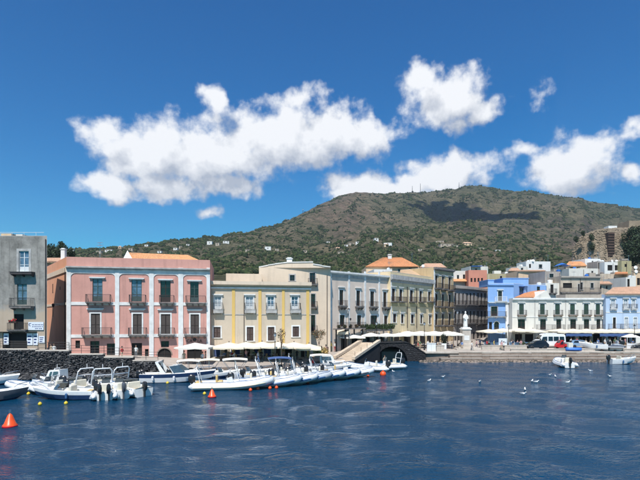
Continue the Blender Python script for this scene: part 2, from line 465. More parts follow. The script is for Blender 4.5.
def build_scrub():
    rs = np.random.RandomState(11); n = 230000
    u = rs.uniform(-40, 690, n); s = rs.uniform(.30, 1.0, n) ** .9
    Rr = np.interp(u, *RU); D = 112 * (Rr / 112) ** s
    e = terrain_e(u, D); c, gr, ba = hill_albedo(u, D, e)
    clump = fbm(u / 5., np.log(D) * 28, 3)
    keep = rs.rand(n) < np.clip(.02 + .62 * gr - .3 * ba + 3.0 * (clump - .54), .02, .92)
    keep &= rs.rand(n) < .62
    u, D, e, s, clump = u[keep], D[keep], e[keep], s[keep], clump[keep]
    big = clump > .60                                   # thickets: a few crowns grown together
    for k in range(3):
        u = np.concatenate([u, u[:len(big)][big] + rs.normal(0, .9, big.sum())]); D = np.concatenate([D, D[:len(big)][big] + rs.normal(0, 2.2, big.sum())]); s = np.concatenate([s, s[:len(big)][big]])
    e = terrain_e(u, D); n = len(u)
    t = (1 + 5 ** .5) / 2
    V0 = np.array([(-1, t, 0), (1, t, 0), (-1, -t, 0), (1, -t, 0), (0, -1, t), (0, 1, t), (0, -1, -t), (0, 1, -t), (t, 0, -1), (t, 0, 1), (-t, 0, -1), (-t, 0, 1)]) / 1.902
    F0 = np.array([(0, 11, 5), (0, 5, 1), (0, 1, 7), (0, 7, 10), (0, 10, 11), (1, 5, 9), (5, 11, 4), (11, 10, 2), (10, 7, 6), (7, 1, 8), (3, 9, 4), (3, 4, 2), (3, 2, 6), (3, 6, 8), (3, 8, 9), (4, 9, 5), (2, 4, 11), (6, 2, 10), (8, 6, 7), (9, 8, 1)])
    r = rs.lognormal(.0, .55, n) * np.interp(D, [200, 600, 1500], [.7, .95, 1.3])
    r = np.minimum(r, np.interp(D, [200, 600, 1500], [1.3, 2.0, 3.2])); rid = (s > .965) & (rs.rand(n) < .5); r[rid] *= 1.25
    hz = r * rs.uniform(.6, 1.25, n)
    base = np.stack([(u - 320) * D / F, D, H + e * D / F + hz * .35], 1)
    jit = rs.uniform(.65, 1.3, (n, 12, 1))
    V = base[:, None] + V0[None] * jit * np.stack([r, r, hz], 1)[:, None]
    Q = (F0[None] + (np.arange(n) * 12)[:, None, None]).reshape(-1, 3)
    me = fast_mesh('scrub', V.reshape(-1, 3), Q, True)
    pal = np.array([(.020, .033, .011), (.034, .052, .016), (.014, .023, .009), (.060, .068, .028), (.095, .085, .045)])
    cc = pal[rs.choice(5, n, p=[.3, .27, .23, .13, .07])] * rs.uniform(.75, 1.2, (n, 1))
    at = me.color_attributes.new('leaf', 'FLOAT_COLOR', 'POINT')
    at.data.foreach_set('color', np.repeat(np.concatenate([cc, np.ones((n, 1))], 1), 12, 0).astype('f').ravel())
    m, g, b = new_mat('scrub_leaf'); a = g.n('ShaderNodeVertexColor', layer_name='leaf')
    g.link(a.outputs[0], b.inputs['Base Color']); b.inputs['Roughness'].default_value = .8; b.inputs['Specular IOR Level'].default_value = .15
    me.materials.append(m)
    tag(link('hillside_scrub', me), 'low green scrub and bushes covering the hillside', 'scrub', kind='stuff')
    return n

def build_water():
    us = np.linspace(-1700, 2300, 500); Ds = F * H / np.concatenate([np.geomspace(700, 172, 40), np.linspace(170, 30, 420)])
    U, Dg = np.meshgrid(us, Ds, indexing='ij'); x = ((U - 320) * Dg / F).ravel(); y = Dg.ravel(); z = np.zeros_like(x)
    rs = np.random.RandomState(4)
    for i in range(26):
        L = rs.uniform(1.6, 6.5); th = rs.normal(.6, .75); k = 2 * math.pi / L
        z += .0032 * L ** .8 * np.sin(k * (x * math.cos(th) + y * math.sin(th)) + rs.uniform(0, 6.3)) * np.clip(6 * L / y * 2, .0, 1)
    me = fast_mesh('sea', np.stack([x, y, z], 1), gridq(len(us), len(Ds)))
    m, g, b = new_mat('sea_water')
    geo = g.n('ShaderNodeNewGeometry'); pos = geo.outputs['Position']
    b.inputs['Base Color'].default_value = (.002, .037, .084, 1); b.inputs['Roughness'].default_value = .06
    b.inputs['IOR'].default_value = 1.33; b.inputs['Specular IOR Level'].default_value = .42
    n1 = g.noise(g.mapping(pos, scale=(1, 1.5, 1), rot=(0, 0, .35)), 1.9, 3, .58)
    n2 = g.noise(g.mapping(pos, scale=(1, 1.3, 1), rot=(0, 0, -.4)), 5.6, 3, .55)
    calm = g.noise(g.mapping(pos, scale=(.5, 1.4, 1)), .055, 3, .5)
    hgt = g.m('ADD', g.m('MULTIPLY', n1, 1.), g.m('MULTIPLY', n2, .38))
    hgt = g.m('MULTIPLY', hgt, g.rng(calm, .38, .62, .7, 1.1))
    bp = g.n('ShaderNodeBump'); bp.inputs['Strength'].default_value = 1.; bp.inputs['Distance'].default_value = .30
    g.link(hgt, bp.inputs['Height']); g.link(bp.outputs[0], b.inputs['Normal'])
    me.materials.append(m); me.polygons.foreach_set('use_smooth', [True] * len(me.polygons))
    tag(link('sea', me), kind='structure')

build_terrain(); N_SCRUB = build_scrub(); build_water()

# ------------------------------------------------------------------ quay paving: stations (px, edge D, edge z, mid D, mid z, back D, back z)
ST = [(-700, 61.6, 2.7, 66, 2.8, 175, 3.2), (-120, 61.6, 2.7, 66, 2.8, 175, 3.2), (60, 61.6, 2.6, 66, 2.7, 175, 3.2), (135, 61.6, 2.2, 68, 2.4, 175, 3),
      (160, 61.8, 1.7, 69, 2.1, 175, 3), (185, 62.6, 1.15, 70.5, 1.9, 175, 3), (255, 66, 1.1, 73, 1.85, 175, 3), (325, 74, 1.1, 79, 1.8, 175, 3), (345, 80, 1.2, 84, 1.8, 175, 3),
      (376, 87.5, 1.5, 89, 1.8, 175, 3), (424, 87.5, 1.6, 90, 1.8, 175, 3), (426, 86.5, 1.55, 90, 1.75, 175, 3), (470, 86.2, 1.5, 91, 1.7, 175, 3), (560, 86.2, 1.5, 92, 1.9, 175, 3),
      (700, 86.2, 1.5, 92, 1.9, 175, 3), (1500, 86.2, 1.5, 92, 1.9, 175, 3)]
def build_quay():
    b = MB(); rings = []
    for px, de, ze, dm, zm, db, zb in ST:
        rings.append([(X(px, de), de, -2.5), (X(px, de), de, ze), (X(px, dm), dm, zm), (X(px, db), db, zb)])
    b.loft(rings, closed=False)
    for i in range(len(b.f)): b.m[i] = 1 if i % 3 == 0 else 0
    o = tag(b.build('quay_paving', ['paving', 'brown_stone']), kind='structure')
    # shore steps along the piazza
    b = MB(); lev = [(83.4, .12), (84.2, .5), (85.1, .95), (86.0, 1.42)]
    q = random.Random(5)
    for i, (d, z) in enumerate(lev):
        px = 432. if i else 424.
        x = X(px, d) + i * 1.6
        while x < 62:
            w = q.uniform(1.2, 2.4); j = q.uniform(-.05, .05)
            if i and q.random() < .93: b.box(x, x + w - .03, d + j - .05, d + .5, z + .035, z + .11 + q.uniform(-.015, .015), 2)
            b.box(x, x + w - .03, d + j, d + 1.5, -1.5, z + q.uniform(-.03, .03), 1 if i == 0 else 0); x += w
    x = X(424, 86.1)
    while x < 62:
        w = q.uniform(1.6, 2.6); b.box(x, x + w - .02, 86.02 + q.uniform(-.03, .03), 86.7, 1.3, 1.62 + q.uniform(-.01, .01), 2); x += w
    s = tag(b.build('quay_steps', ['brown_stone', 'wet_stone', 'pale_stone']), kind='structure')
    b = MB()
    for i in range(1300):
        r = q.uniform(.07, .26); d = q.uniform(82.6, 84.4); b.blob((q.uniform(X(420, 83), 62), d, -.10 + (d - 82.6) * .16), (r * 1.3, r, r * .7), i, 1 if q.random() < .6 else 0, .3)
    tag(b.build('strand_cobbles', ['brown_stone', 'wet_stone']), 'wet brown cobbles along the waterline of the piazza', 'cobbles', kind='stuff')
build_quay()
def ground_z(x, y):
    px = 320 + x / y * F
    st = np.array(ST); r = [np.interp(px, st[:, 0], st[:, k]) for k in range(1, 7)]
    return float(np.interp(y, [r[0], r[2], r[4]], [r[1], r[3], r[5]]))
def GP(px, D):
    x = X(px, D); return Vector((x, D, ground_z(x, D)))

# rubble sea wall on the left, stepped parapet with rails
WD = 61.5
def build_sea_wall():
    w = thing('sea_wall', 'dark lava stone sea wall stepping down in front of the pink palazzo', 'wall', (X(60, WD), WD, 0))
    ox, oy = X(60, WD), WD
    SEG = [(-160, 36, 349.0), (36, 69, 350.3), (69, 103, 354), (103, 133, 357), (133, 162, 360.3)]
    q = random.Random(21)
    for a, c, y in SEG:
        D = WD; zt = Z(y, D); x0, x1 = X(a, D) - ox, X(c, D) - ox
        b = MB(); b.box(x0, x1, .0, .62, -2, zt - .1); b.build('wall_core', 'lava', w)
        b = MB(); b.box(x0 - .02, x1 + .02, -.12, .72, zt - .1, zt + .04); b.build('coping', 'pale_stone', w)
    b = MB(); k = 0
    for a, c, y in SEG:
        D = WD; zt = Z(y, D) - .12; x = X(max(a, -60), D) - ox; x1 = X(c, D) - ox
        while x < x1:
            z = -.4
            while z < zt:
                r = q.uniform(.09, .20); k += 1
                prot = .55 * max(0, 1 - z / 2.2) + .04
                b.blob((x + q.uniform(-.1, .1), -prot + q.uniform(-.08, .1), min(z, zt - .12)), (r * 1.25, .2, r), k, 1 if q.random() < .16 else 0, .34)
                z += r * 1.5
            x += q.uniform(.21, .30)
    # tumbled boulders at the foot
    for i in range(900):
        r = q.uniform(.10, .34); x = q.uniform(X(-60, WD), X(162, WD)) - ox; d = q.uniform(.3, 1.5 if x < X(120, WD) - ox else .7)
        b.blob((x, -d, .75 - d * .5 + q.uniform(-.1, .15)), (r * 1.2, r, r * .8), 900 + i, 1 if q.random() < .3 else 0, .3)
    o = b.build('rubble_stones', ['lava', 'lava_pale'], w); o['kind'] = 'stuff'
    # iron rails on the steps
    for a, c, y, h in [(0, 27, 349, .95), (38, 69, 350.3, .95), (70, 104, 354, 1.05), (104, 134, 357, 1.1), (134, 158, 360.3, 1.0)]:
        D = WD + .3; zt = Z(y, WD) + .04; r = MB(); x0, x1 = X(a, D) - ox, X(c, D) - ox
        n = max(2, int((x1 - x0) / 1.3))
        for i in range(n + 1):
            x = x0 + (x1 - x0) * i / n; r.tube([(x, .3, zt), (x, .3, zt + h)], .03, 5)
        for hh in (h, h * .66, h * .33): r.tube([(x0, .3, zt + hh), (x1, .3, zt + hh)], .024, 5)
        r.build('railing', 'iron', w)
build_sea_wall()

# humped stone bridge with an arch, its stairway on the left side
def build_bridge():
    D = 85.; ox = X(380, D)
    w = thing('stone_bridge', 'black lava stone hump bridge with a dark arch over the inlet', 'bridge', (ox, D, 0))
    def q(px, py): return (X(px, D) - ox, Z(py, D))
    prof = [q(375.4, 344.2), q(379, 343), q(404, 342.4), (q(409, 343.2)), q(425.5, 353.5), q(426, 362)]
    arch_c = q(392, 362); rx = 2.75; rz = 2.6
    arch = [(arch_c[0] + rx * math.cos(t), -.6 + (rz + .6) * max(0, math.sin(t)) ** .8) for t in np.linspace(math.pi, 0, 15)]
    # face: strip between arch and top profile, sampled by x
    def top(x):
        return float(np.interp(x, [p[0] for p in prof], [p[1] for p in prof]))
    xs = sorted(set([p[0] for p in prof] + [p[0] for p in arch] + [arch[0][0] - .001, arch[-1][0] + .001]))
    def bot(x):
        if x <= arch[0][0] or x >= arch[-1][0]: return -1.5
        return float(np.interp(x, [p[0] for p in arch], [p[1] for p in arch]))
    b = MB(); T = 5.0
    rings = [[(x, 0, bot(x)), (x, 0, max(top(x), bot(x) + .05)), (x, T, max(top(x), bot(x) + .05)), (x, T, bot(x))] for x in xs]
    b.loft(rings)
    b.build('bridge_wall', 'lava_black', w)
    s = MB(); qq = random.Random(3); k = 0
    x = xs[0] + .15
    while x < xs[-1] - .15:
        z = -.2
        while z < top(x) - .15:
            r = qq.uniform(.14, .26); k += 1
            if z > bot(x) + .1 or bot(x) < -1: s.blob((x + qq.uniform(-.1, .1), .06, z), (r * 1.15, .14, r), k, 1 if qq.random() < .12 else 0, .28)
            z += r * 1.5
        x += qq.uniform(.33, .44)
    o = s.build('face_stones', ['lava_black', 'lava'], w); o['kind'] = 'stuff'
    # voussoirs of the arch ring
    for i in range(14):
        a = arch[i]; c = arch[i + 1]; cx, cz = arch_c[0], 0
        def outp(p):
            v = Vector((p[0] - cx, p[1] - cz)); return (cx + v.x * 1.14, cz + v.y * 1.14)
        oa, oc = outp(a), outp(c)
        v = MB(); sh = .03
        quad = [a, c, oc, oa]; mid = (sum(p[0] for p in quad) / 4, sum(p[1] for p in quad) / 4)
        quad = [(mid[0] + (p[0] - mid[0]) * .93, mid[1] + (p[1] - mid[1]) * .95) for p in quad]
        v.loft([[(p[0], -.16, p[1]) for p in quad], [(p[0], .1, p[1]) for p in quad]])
        v.build('voussoir', 'lava_black', w)
    # black panel shutting the arch, added to keep its inside dark
    b = MB(); b.box(arch[0][0] - .2, arch[-1][0] + .2, T - .1, T + .3, -1.5, 3.2); b.build('arch_dark_panel', 'lava_black', w)
    # low parapet slabs along the crest
    for i in range(1, len(prof) - 2):
        a, c = prof[i], prof[i + 1]
        b = MB(); b.loft([[(a[0], -.12, a[1] - .05), (a[0], .4, a[1] - .05), (a[0], .4, a[1] + .12), (a[0], -.12, a[1] + .12)],
                          [(c[0], -.12, c[1] - .05), (c[0], .4, c[1] - .05), (c[0], .4, c[1] + .12), (c[0], -.12, c[1] + .12)]])
        b.build('coping', 'lava_black', w)
    # stairway: pale stone flight climbing away from the boat quay to the bridge crest
    st = thing('stone_stairway', 'pale stone stairway climbing from the boat quay to the bridge', 'stairway', (3.9, 76.0, 0), math.atan2(9.0, 4.95))
    n = 16; run = 10.2 / n; rise = (3.3 - 1.05) / n      # local x climbs, local y points left
    for i in range(n):
        m = MB(); m.rbox(i * run, (i + 1) * run + .06, -1.5, 1.5, -1.6, 1.05 + rise * (i + 1), .02); m.build('step', 'step_stone', st)
    for yy, e in ((-1.86, .35), (1.51, .35)):
        m = MB(); za, zb = 1.05, 3.3
        m.loft([[(-.3, yy, -1.6), (-.3, yy + e, -1.6), (-.3, yy + e, za + .15), (-.3, yy, za + .15)], [(10.4, yy, -1.6), (10.4, yy + e, -1.6), (10.4, yy + e, zb + .15), (10.4, yy, zb + .15)]]); m.build('side_wall', 'lava_black', st)
        for k in range(8):
            a_, c_ = -.35 + 10.75 * k / 8, -.35 + 10.75 * (k + 1) / 8 - .015; ha, hc = za + .152 + (zb - za) * (a_ + .3) / 10.7, za + .152 + (zb - za) * (c_ + .3) / 10.7
            m = MB(); m.loft([[(a_, yy - .12, ha), (a_, yy + e + .12, ha), (a_, yy + e + .12, ha + .42), (a_, yy - .12, ha + .42)], [(c_, yy - .12, hc), (c_, yy + e + .12, hc), (c_, yy + e + .12, hc + .42), (c_, yy - .12, hc + .42)]]); m.build('coping_stone', 'step_stone', st)
    m = MB(); m.box(-3.2, -.01, -1.8, 2.6, -1.6, 1.06); m.build('landing', 'step_stone', st)
    m = MB(); m.box(10.26, 14.5, -.9, 1.6, -1.6, 3.28); m.build('upper_landing', 'lava_black', st)
    for k in range(5):
        z_ = 1.6 + 2.25 * (k * 2.4 + .3) / 10.2; MB().tube([(k * 2.4 + .3, -1.65, z_), (k * 2.4 + .3, -1.65, z_ + .75)], .03, 5).build('rail_post', 'iron', st)
    # raised terrace behind the bridge crest
    t = MB(); t.box(q(378, 343)[0], q(412, 343)[0], T + .31, T + 2.6, 0, Z(343.3, D)); tag(t.build('terrace', 'pale_stone', None, (ox, D, 0)), kind='structure')
build_bridge()

# ================================================================== building kit
class Facade:
    def __init__(s, b, p0, p1):
        s.b = b; s.p0 = Vector(p0); s.p1 = Vector(p1); d = s.p1 - s.p0
        s.len = d.length; s.ud = d / s.len; s.rz = math.atan2(s.ud.y, s.ud.x); s.inn = Vector((-s.ud.y, s.ud.x)); s.holes = []
    def u(s, px):
        k = (px - 320) / F
        return (k * s.p0.y - s.p0.x) / (s.ud.x - k * s.ud.y)
    def D(s, px): return s.p0.y + s.ud.y * s.u(px)
    def z(s, px, py): return Z(py, s.D(px))
    def at(s, u, z, off=0.):
        """point on the facade, off metres outside it, in the building's frame"""
        q = s.p0 + s.ud * u - s.inn * off
        return Vector((q.x, q.y, z)) - s.b.org
    def part(s, name, mb, mats, u, z, parent=None, off=0., smooth=False):
        me = mb.mesh(name, mats, smooth) if isinstance(mb, MB) else mb
        return link(name, me, parent or s.b.root, s.at(u, z, off), s.rz)
    # ---- openings
    def w(s, x0, y0, x1, y1, kind='glass', fr='wood_dark', pane='glass_dark', tr=None, tw=.16, lint=0., sill=True, hole=True, sh=None, dep=.2):
        xm = (x0 + x1) / 2; u0, u1 = s.u(x0), s.u(x1); w = round((u1 - u0) * 10) / 10; um = (u0 + u1) / 2
        w = max(w, .4); zt, zb = s.z(xm, y0), s.z(xm, y1); h = max(.5, round((zt - zb) * 10) / 10); zb = zt - h
        u0, u1 = um - w / 2, um + w / 2
        s.holes.append((u0, u1, zb, zt, dep))
        win = link('window', shared(('frame', kind, w, h, fr), lambda: frame_mesh(kind, w, h, fr)), s.b.root, s.at(um, zb), s.rz)
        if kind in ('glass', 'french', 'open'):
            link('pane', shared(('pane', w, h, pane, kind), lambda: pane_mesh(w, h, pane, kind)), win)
        if kind == 'shut' or sh == 'shut':
            for q in (-1, 1): link('shutter', shared(('shut', w, h, fr), lambda: shutter_mesh(w / 2 - .02, h - .04, fr)), win, (q * w / 4, .05, .02))
        if sh == 'open':
            for q in (-1, 1): link('shutter', shared(('shut', w, h, fr), lambda: shutter_mesh(w / 2 - .02, h - .04, fr)), win, (q * (w * .75 + .05), -.06, .02))
        if tr:
            s.part('window_surround', shared(('tr', w, h, tr, tw, lint, sill), lambda: surround_mesh(w, h, tr, tw, lint, sill)), None, um, zb)
        return um, zb, w, h
    def arch(s, x0, y0, x1, y1, fr='wood_dark', pane='dark_void', tr=None):
        um, zb, w, h = s.w(x0, y0, x1, y1, 'glass', fr, pane, hole=True)
        b = MB(); n = 8; r = w / 2
        for sg in (-1, 1):
            pts = [(sg * r, h)] + [(sg * r * math.cos(t), h - r + r * math.sin(t)) for t in np.linspace(0, math.pi / 2, n)]
            b.loft([[(p[0], .004, p[1]) for p in pts], [(p[0], .12, p[1]) for p in pts]])
        s.part('arch_spandrel', b, s.b.wm, um, zb)
        if tr:
            b = MB(); t = np.linspace(0, math.pi, 13); k = 1 + .16 / r
            for i in range(12):
                qd = [(r * math.cos(t[i]), r * math.sin(t[i])), (r * math.cos(t[i + 1]), r * math.sin(t[i + 1]))]
                qd += [(p[0] * k, p[1] * k) for p in qd[::-1]]
                b.loft([[(p[0], -.05, h - r + p[1]) for p in qd], [(p[0], .02, h - r + p[1]) for p in qd]])
            s.part('arch_surround', b, tr, um, zb)
    def bal(s, x0, x1, y, h=1.0, dep=.75, br=3, slab='slab_grey', rail='iron', th=.14, rails=True, bh=.3):
        xm = (x0 + x1) / 2; u0, u1 = s.u(x0), s.u(x1); w = round((u1 - u0) * 5) / 5; um = (u0 + u1) / 2; z = s.z(xm, y)
        bb = MB().box(-w / 2, w / 2, -dep, -.004, 0, th).box(-w / 2 - .04, w / 2 + .04, -dep - .04, -.004, th, th + .05)
        o = link('balcony', shared(('bal', w, dep, slab, th), lambda: bb.mesh('balcony', slab)), s.b.root, s.at(um, z - th), s.rz)
        if rails: link('railing', shared(('rail', w, dep, h, rail), lambda: rail_mesh(w, dep, h, rail)), o, (0, 0, th + .05))
        for i in range(br):
            x = -w / 2 + .18 + (w - .36) * i / max(1, br - 1)
            link('bracket', shared(('brk', dep, slab, bh), lambda: bracket_mesh(dep, slab, bh)), o, (x, 0, 0))
        return o
    def band(s, name, mat, y0, y1, px=None, out=.12, x0=None, x1=None, z0=None, z1=None):
        px = px if px is not None else 320 + s.p0.x / s.p0.y * F
        zt = z1 if z1 is not None else s.z(px, y0); zb = z0 if z0 is not None else s.z(px, y1)
        a = 0 if x0 is None else s.u(x0); c = s.len if x1 is None else s.u(x1)
        b = MB().box(a, c, -out, .01, 0, zt - zb)
        if out > .25: b.box(a, c, -out * .55, .01, -.18, -.001)
        return s.part(name, b, mat, 0, zb)
    def pil(s, x0, x1, y0, y1, mat, out=.07):
        xm = (x0 + x1) / 2; u0, u1 = s.u(x0), s.u(x1); zt, zb = s.z(xm, y0), s.z(xm, y1)
        b = MB().box(-(u1 - u0) / 2, (u1 - u0) / 2, -out, .01, 0, zt - zb)
        return s.part('pilaster', b, mat, (u0 + u1) / 2, zb)

def frame_mesh(kind, w, h, fr):
    b = MB(); t = .07; y0, y1 = .10, .17
    b.box(-w / 2, -w / 2 + t, y0, y1, 0, h).box(w / 2 - t, w / 2, y0, y1, 0, h).box(-w / 2 + t, w / 2 - t, y0, y1, h - t, h).box(-w / 2 + t, w / 2 - t, y0, y1, 0, t * 1.4)
    if kind in ('glass', 'french'):
        b.box(-.05, .05, y0 - .01, y1, t * 1.4, h - t)
        if h > 1.6:
            for zz in ((.33, .68) if kind == 'french' else (.7,)): b.box(-w / 2 + t, w / 2 - t, y0 + .01, y1, h * zz - .03, h * zz + .03)
        if kind == 'french': b.box(-w / 2 + t, w / 2 - t, y0 + .02, y1 - .01, t, h * .24)
    return b.mesh('window', fr)
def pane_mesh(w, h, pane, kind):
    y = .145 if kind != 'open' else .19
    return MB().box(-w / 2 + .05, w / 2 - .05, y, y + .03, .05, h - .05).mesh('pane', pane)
def shutter_mesh(w, h, m):
    b = MB(); t = .07
    b.box(-w / 2, -w / 2 + t, 0, .045, 0, h).box(w / 2 - t, w / 2, 0, .045, 0, h)
    for z in (0, h * .45, h - t): b.box(-w / 2 + t, w / 2 - t, .002, .043, z, z + t)
    z = t + .03
    while z < h - t - .08:
        b.add([(-w / 2 + t, .005, z), (w / 2 - t, .005, z), (w / 2 - t, .04, z + .09), (-w / 2 + t, .04, z + .09)], [(0, 1, 2, 3)]); z += .085
    return b.mesh('shutter', m)
def surround_mesh(w, h, tr, tw, lint, sill):
    b = MB(); o = -.05
    b.box(-w / 2 - tw, -w / 2, o, .01, 0, h).box(w / 2, w / 2 + tw, o, .01, 0, h).box(-w / 2 - tw, w / 2 + tw, o, .01, h, h + tw)
    if sill: b.box(-w / 2 - tw - .06, w / 2 + tw + .06, o - .08, .01, -.1, -.001)
    if lint: b.box(-w / 2 - tw - .15, w / 2 + tw + .15, o - .2, .01, h + tw + lint, h + tw + lint + .14).box(-w / 2 - tw - .04, w / 2 + tw + .04, o - .06, .01, h + tw + lint - .1, h + tw + lint - .001)
    return b.mesh('window_surround', tr)
def rail_mesh(w, dep, h, rail):
    b = MB(); r = .015
    n = max(3, int(w / .15))
    for i in range(n + 1):
        x = -w / 2 + .03 + (w - .06) * i / n
        b.add([(x - r, -dep, 0), (x + r, -dep, 0), (x, -dep + 2 * r, 0), (x - r, -dep, h), (x + r, -dep, h), (x, -dep + 2 * r, h)], [(0, 1, 4, 3), (1, 2, 5, 4), (2, 0, 3, 5)])
    for sg in (-1, 1):
        for i in range(1, 5):
            y = -dep * i / 5; x = sg * (w / 2 - .03)
            b.add([(x - r, y - r, 0), (x + r, y - r, 0), (x, y + r, 0), (x - r, y - r, h), (x + r, y - r, h), (x, y + r, h)], [(0, 1, 4, 3), (1, 2, 5, 4), (2, 0, 3, 5)])
        b.box(sg * (w / 2 - .03) - .02, sg * (w / 2 - .03) + .02, -dep, -.01, h, h + .04)
    b.box(-w / 2, w / 2, -dep - .02, -dep + .03, h, h + .045).box(-w / 2, w / 2, -dep - .01, -dep + .02, .06, .09)
    return b.mesh('railing', rail)
def bracket_mesh(dep, slab, h):
    b = MB(); d = dep * .85
    pts = [(-.004, 0), (-d, 0), (-d, -h * .3), (-d * .5, -h * .55), (-.004, -h)]
    b.loft([[(-.09, y, z) for y, z in pts], [(.09, y, z) for y, z in pts]])
    return b.mesh('bracket', slab)

class Bld:
    def __init__(s, name, label, front, z0, z1, mat, depth=9., back=None, cat='house', group=None, parapet=.0, capmat=None):
        """front: [(px, D), ...] left to right as seen from the water"""
        pts = [Vector((X(a, d), d)) for a, d in front]
        s.org = Vector((pts[0].x, pts[0].y, z0)); s.z0, s.z1 = z0, z1; s.wm = mat
        s.root = thing(name, label, cat, s.org, 0, group)
        s.f = [None] * (len(pts) - 1)
        if back is None:
            d = (pts[-1] - pts[0]).normalized(); inn = Vector((-d.y, d.x)) * depth
            back = [pts[-1] + inn, pts[0] + inn]
        else: back = [Vector((X(a, d), d)) for a, d in back]
        s.poly = pts + back
        n = len(s.poly)
        s.f = [Facade(s, s.poly[i], s.poly[(i + 1) % n]) for i in range(n)]
        s.left = s.f[-1]; s.right = s.f[len(pts) - 1]
        s.parapet = parapet; s.capmat = capmat or mat
    def done(s, z_floor=None):
        b = MB(); z0, z1 = s.z0 - 1.2, s.z1
        for f in s.f:
            hs = [h for h in f.holes if h[1] > h[0]]
            us = sorted(set([0, f.len] + [x for h in hs for x in h[:2] if 0 < x < f.len])); zs = sorted(set([z0, z1] + [x for h in hs for x in h[2:4] if z0 < x < z1]))
            idx = {}
            def vert(u, z, y=0.):
                p = f.p0 + f.ud * u + f.inn * y
                return (p.x - s.org.x, p.y - s.org.y, z - s.org.z)
            for i in range(len(us) - 1):
                j = 0
                while j < len(zs) - 1:
                    um, zm = (us[i] + us[i + 1]) / 2, (zs[j] + zs[j + 1]) / 2
                    if any(h[0] < um < h[1] and h[2] < zm < h[3] for h in hs): j += 1; continue
                    k = j + 1
                    while k < len(zs) - 1 and not any(h[0] < um < h[1] and h[2] < (zs[k] + zs[k + 1]) / 2 < h[3] for h in hs): k += 1
                    b.add([vert(us[i], zs[j]), vert(us[i + 1], zs[j]), vert(us[i + 1], zs[k]), vert(us[i], zs[k])], [(0, 1, 2, 3)]); j = k
            for u0, u1, za, zb, dep in hs:
                c = [(u0, za), (u1, za), (u1, zb), (u0, zb)]
                b.add([vert(u, z) for u, z in c] + [vert(u, z, dep) for u, z in c], [(0, 4, 5, 1), (1, 5, 6, 2), (2, 6, 7, 3), (3, 7, 4, 0), (4, 7, 6, 5)])
        n = len(s.poly)
        b.add([(p.x - s.org.x, p.y - s.org.y, z1 - s.org.z - s.parapet) for p in s.poly], [tuple(range(n))])
        b.build('wall', s.wm, s.root)
        if s.parapet:
            c = sum(s.poly, Vector((0, 0))) / n; r = MB()
            outer = [(p.x - s.org.x, p.y - s.org.y) for p in s.poly]
            inner = [(q[0] + (c.x - s.org.x - q[0]) * .05, q[1] + (c.y - s.org.y - q[1]) * .05) for q in outer]
            za, zb = z1 - s.org.z - s.parapet - .001, z1 - s.org.z + .06
            for i in range(n):
                k = (i + 1) % n; ov = 1.006
                A, B_, C, D_ = outer[i], outer[k], inner[k], inner[i]
                r.add([(A[0], A[1], zb - .06), (B_[0], B_[1], zb - .06), (C[0], C[1], zb - .06), (D_[0], D_[1], zb - .06),
                       (A[0], A[1], zb), (B_[0], B_[1], zb), (C[0], C[1], zb), (D_[0], D_[1], zb), (C[0], C[1], za), (D_[0], D_[1], za)],
                      [(4, 5, 6, 7), (0, 1, 5, 4), (6, 8, 9, 7)])
            r.build('parapet_cap', s.capmat, s.root)
        return s.root
    def loc(s, v): return Vector(v) - s.org
    def tiles(s, a, b_, c, d, mat='terracotta', step=.28, name='roof'):
        """tiled plane: eave a-b, ridge d-c (world points); under-sheet plus barrel tile rows"""
        a, b_, c, d = [s.loc(q) for q in (a, b_, c, d)]
        r = MB(); n = max(4, int(max((b_ - a).length, (c - d).length) / step)); up = (b_ - a).cross(d - a).normalized()
        if up.z < 0: up = -up
        lo, hi = [], []
        for i in range(n * 4 + 1):
            t = i / (n * 4); bump = [0, .8, 1, .8][i % 4] * .075
            lo.append(a + (b_ - a) * t + up * bump); hi.append(d + (c - d) * t + up * bump)
        rows = max(1, int(((d - a).length + (c - b_).length) / 2 / .45)); rings = []
        for j in range(rows):
            for q, lift in ((j / rows, .035), ((j + .98) / rows, 0.)):
                rings.append([l + (h - l) * q + up * lift for l, h in zip(lo, hi)])
        r.loft(rings, closed=False)
        under = up * -.12
        r.add([a + under, b_ + under, c + under, d + under, a, b_, c, d], [(3, 2, 1, 0), (0, 1, 5, 4), (1, 2, 6, 5), (2, 3, 7, 6), (3, 0, 4, 7)])
        return r.build(name, mat, s.root)
    def chimney(s, px, py0, py1, D, w=.6, mat='trim_white'):
        b = MB(); z0, z1 = Z(py1, D), Z(py0, D); b.cbox(0, 0, 0, w, w, z1 - z0 - .2).cbox(0, 0, z1 - z0 - .2, w * 1.3, w * 1.3, .1).cbox(0, 0, z1 - z0 - .099, w * .8, w * .8, .15)
        b.build('chimney', mat, s.root, s.loc((X(px, D), D, z0)))
    def dish(s, px, py, D, r=.45):
        o = s.loc(P(px, py, D)); b = MB()
        b.tube([(0, 0, -1.0), (0, 0, 0)], .03, 5)
        rings = [[(q * r * math.cos(t), -.1 - .25 * r * (1 - q * q) + .12 * q * math.sin(t), q * r * math.sin(t)) for t in np.linspace(0, 2 * math.pi, 10, endpoint=False)] for q in (.05, .5, 1)]
        b.loft(rings); b.build('satellite_dish', 'white_paint', s.root, o, rnd.uniform(-.6, .3))
    def aerial(s, px, py, D, h=2.2):
        b = MB(); b.tube([(0, 0, -.1), (0, 0, h)], .025, 5)
        for z, w in ((h, .5), (h * .82, .65)):
            b.tube([(-.5, 0, z), (.5, 0, z)], .015, 4)
            for i in range(5): b.tube([(-.4 + .2 * i, -w / 2, z), (-.4 + .2 * i, w / 2, z)], .01, 4)
        b.build('aerial', 'steel', s.root, s.loc(P(px, py, D)), rnd.uniform(-1, 1))

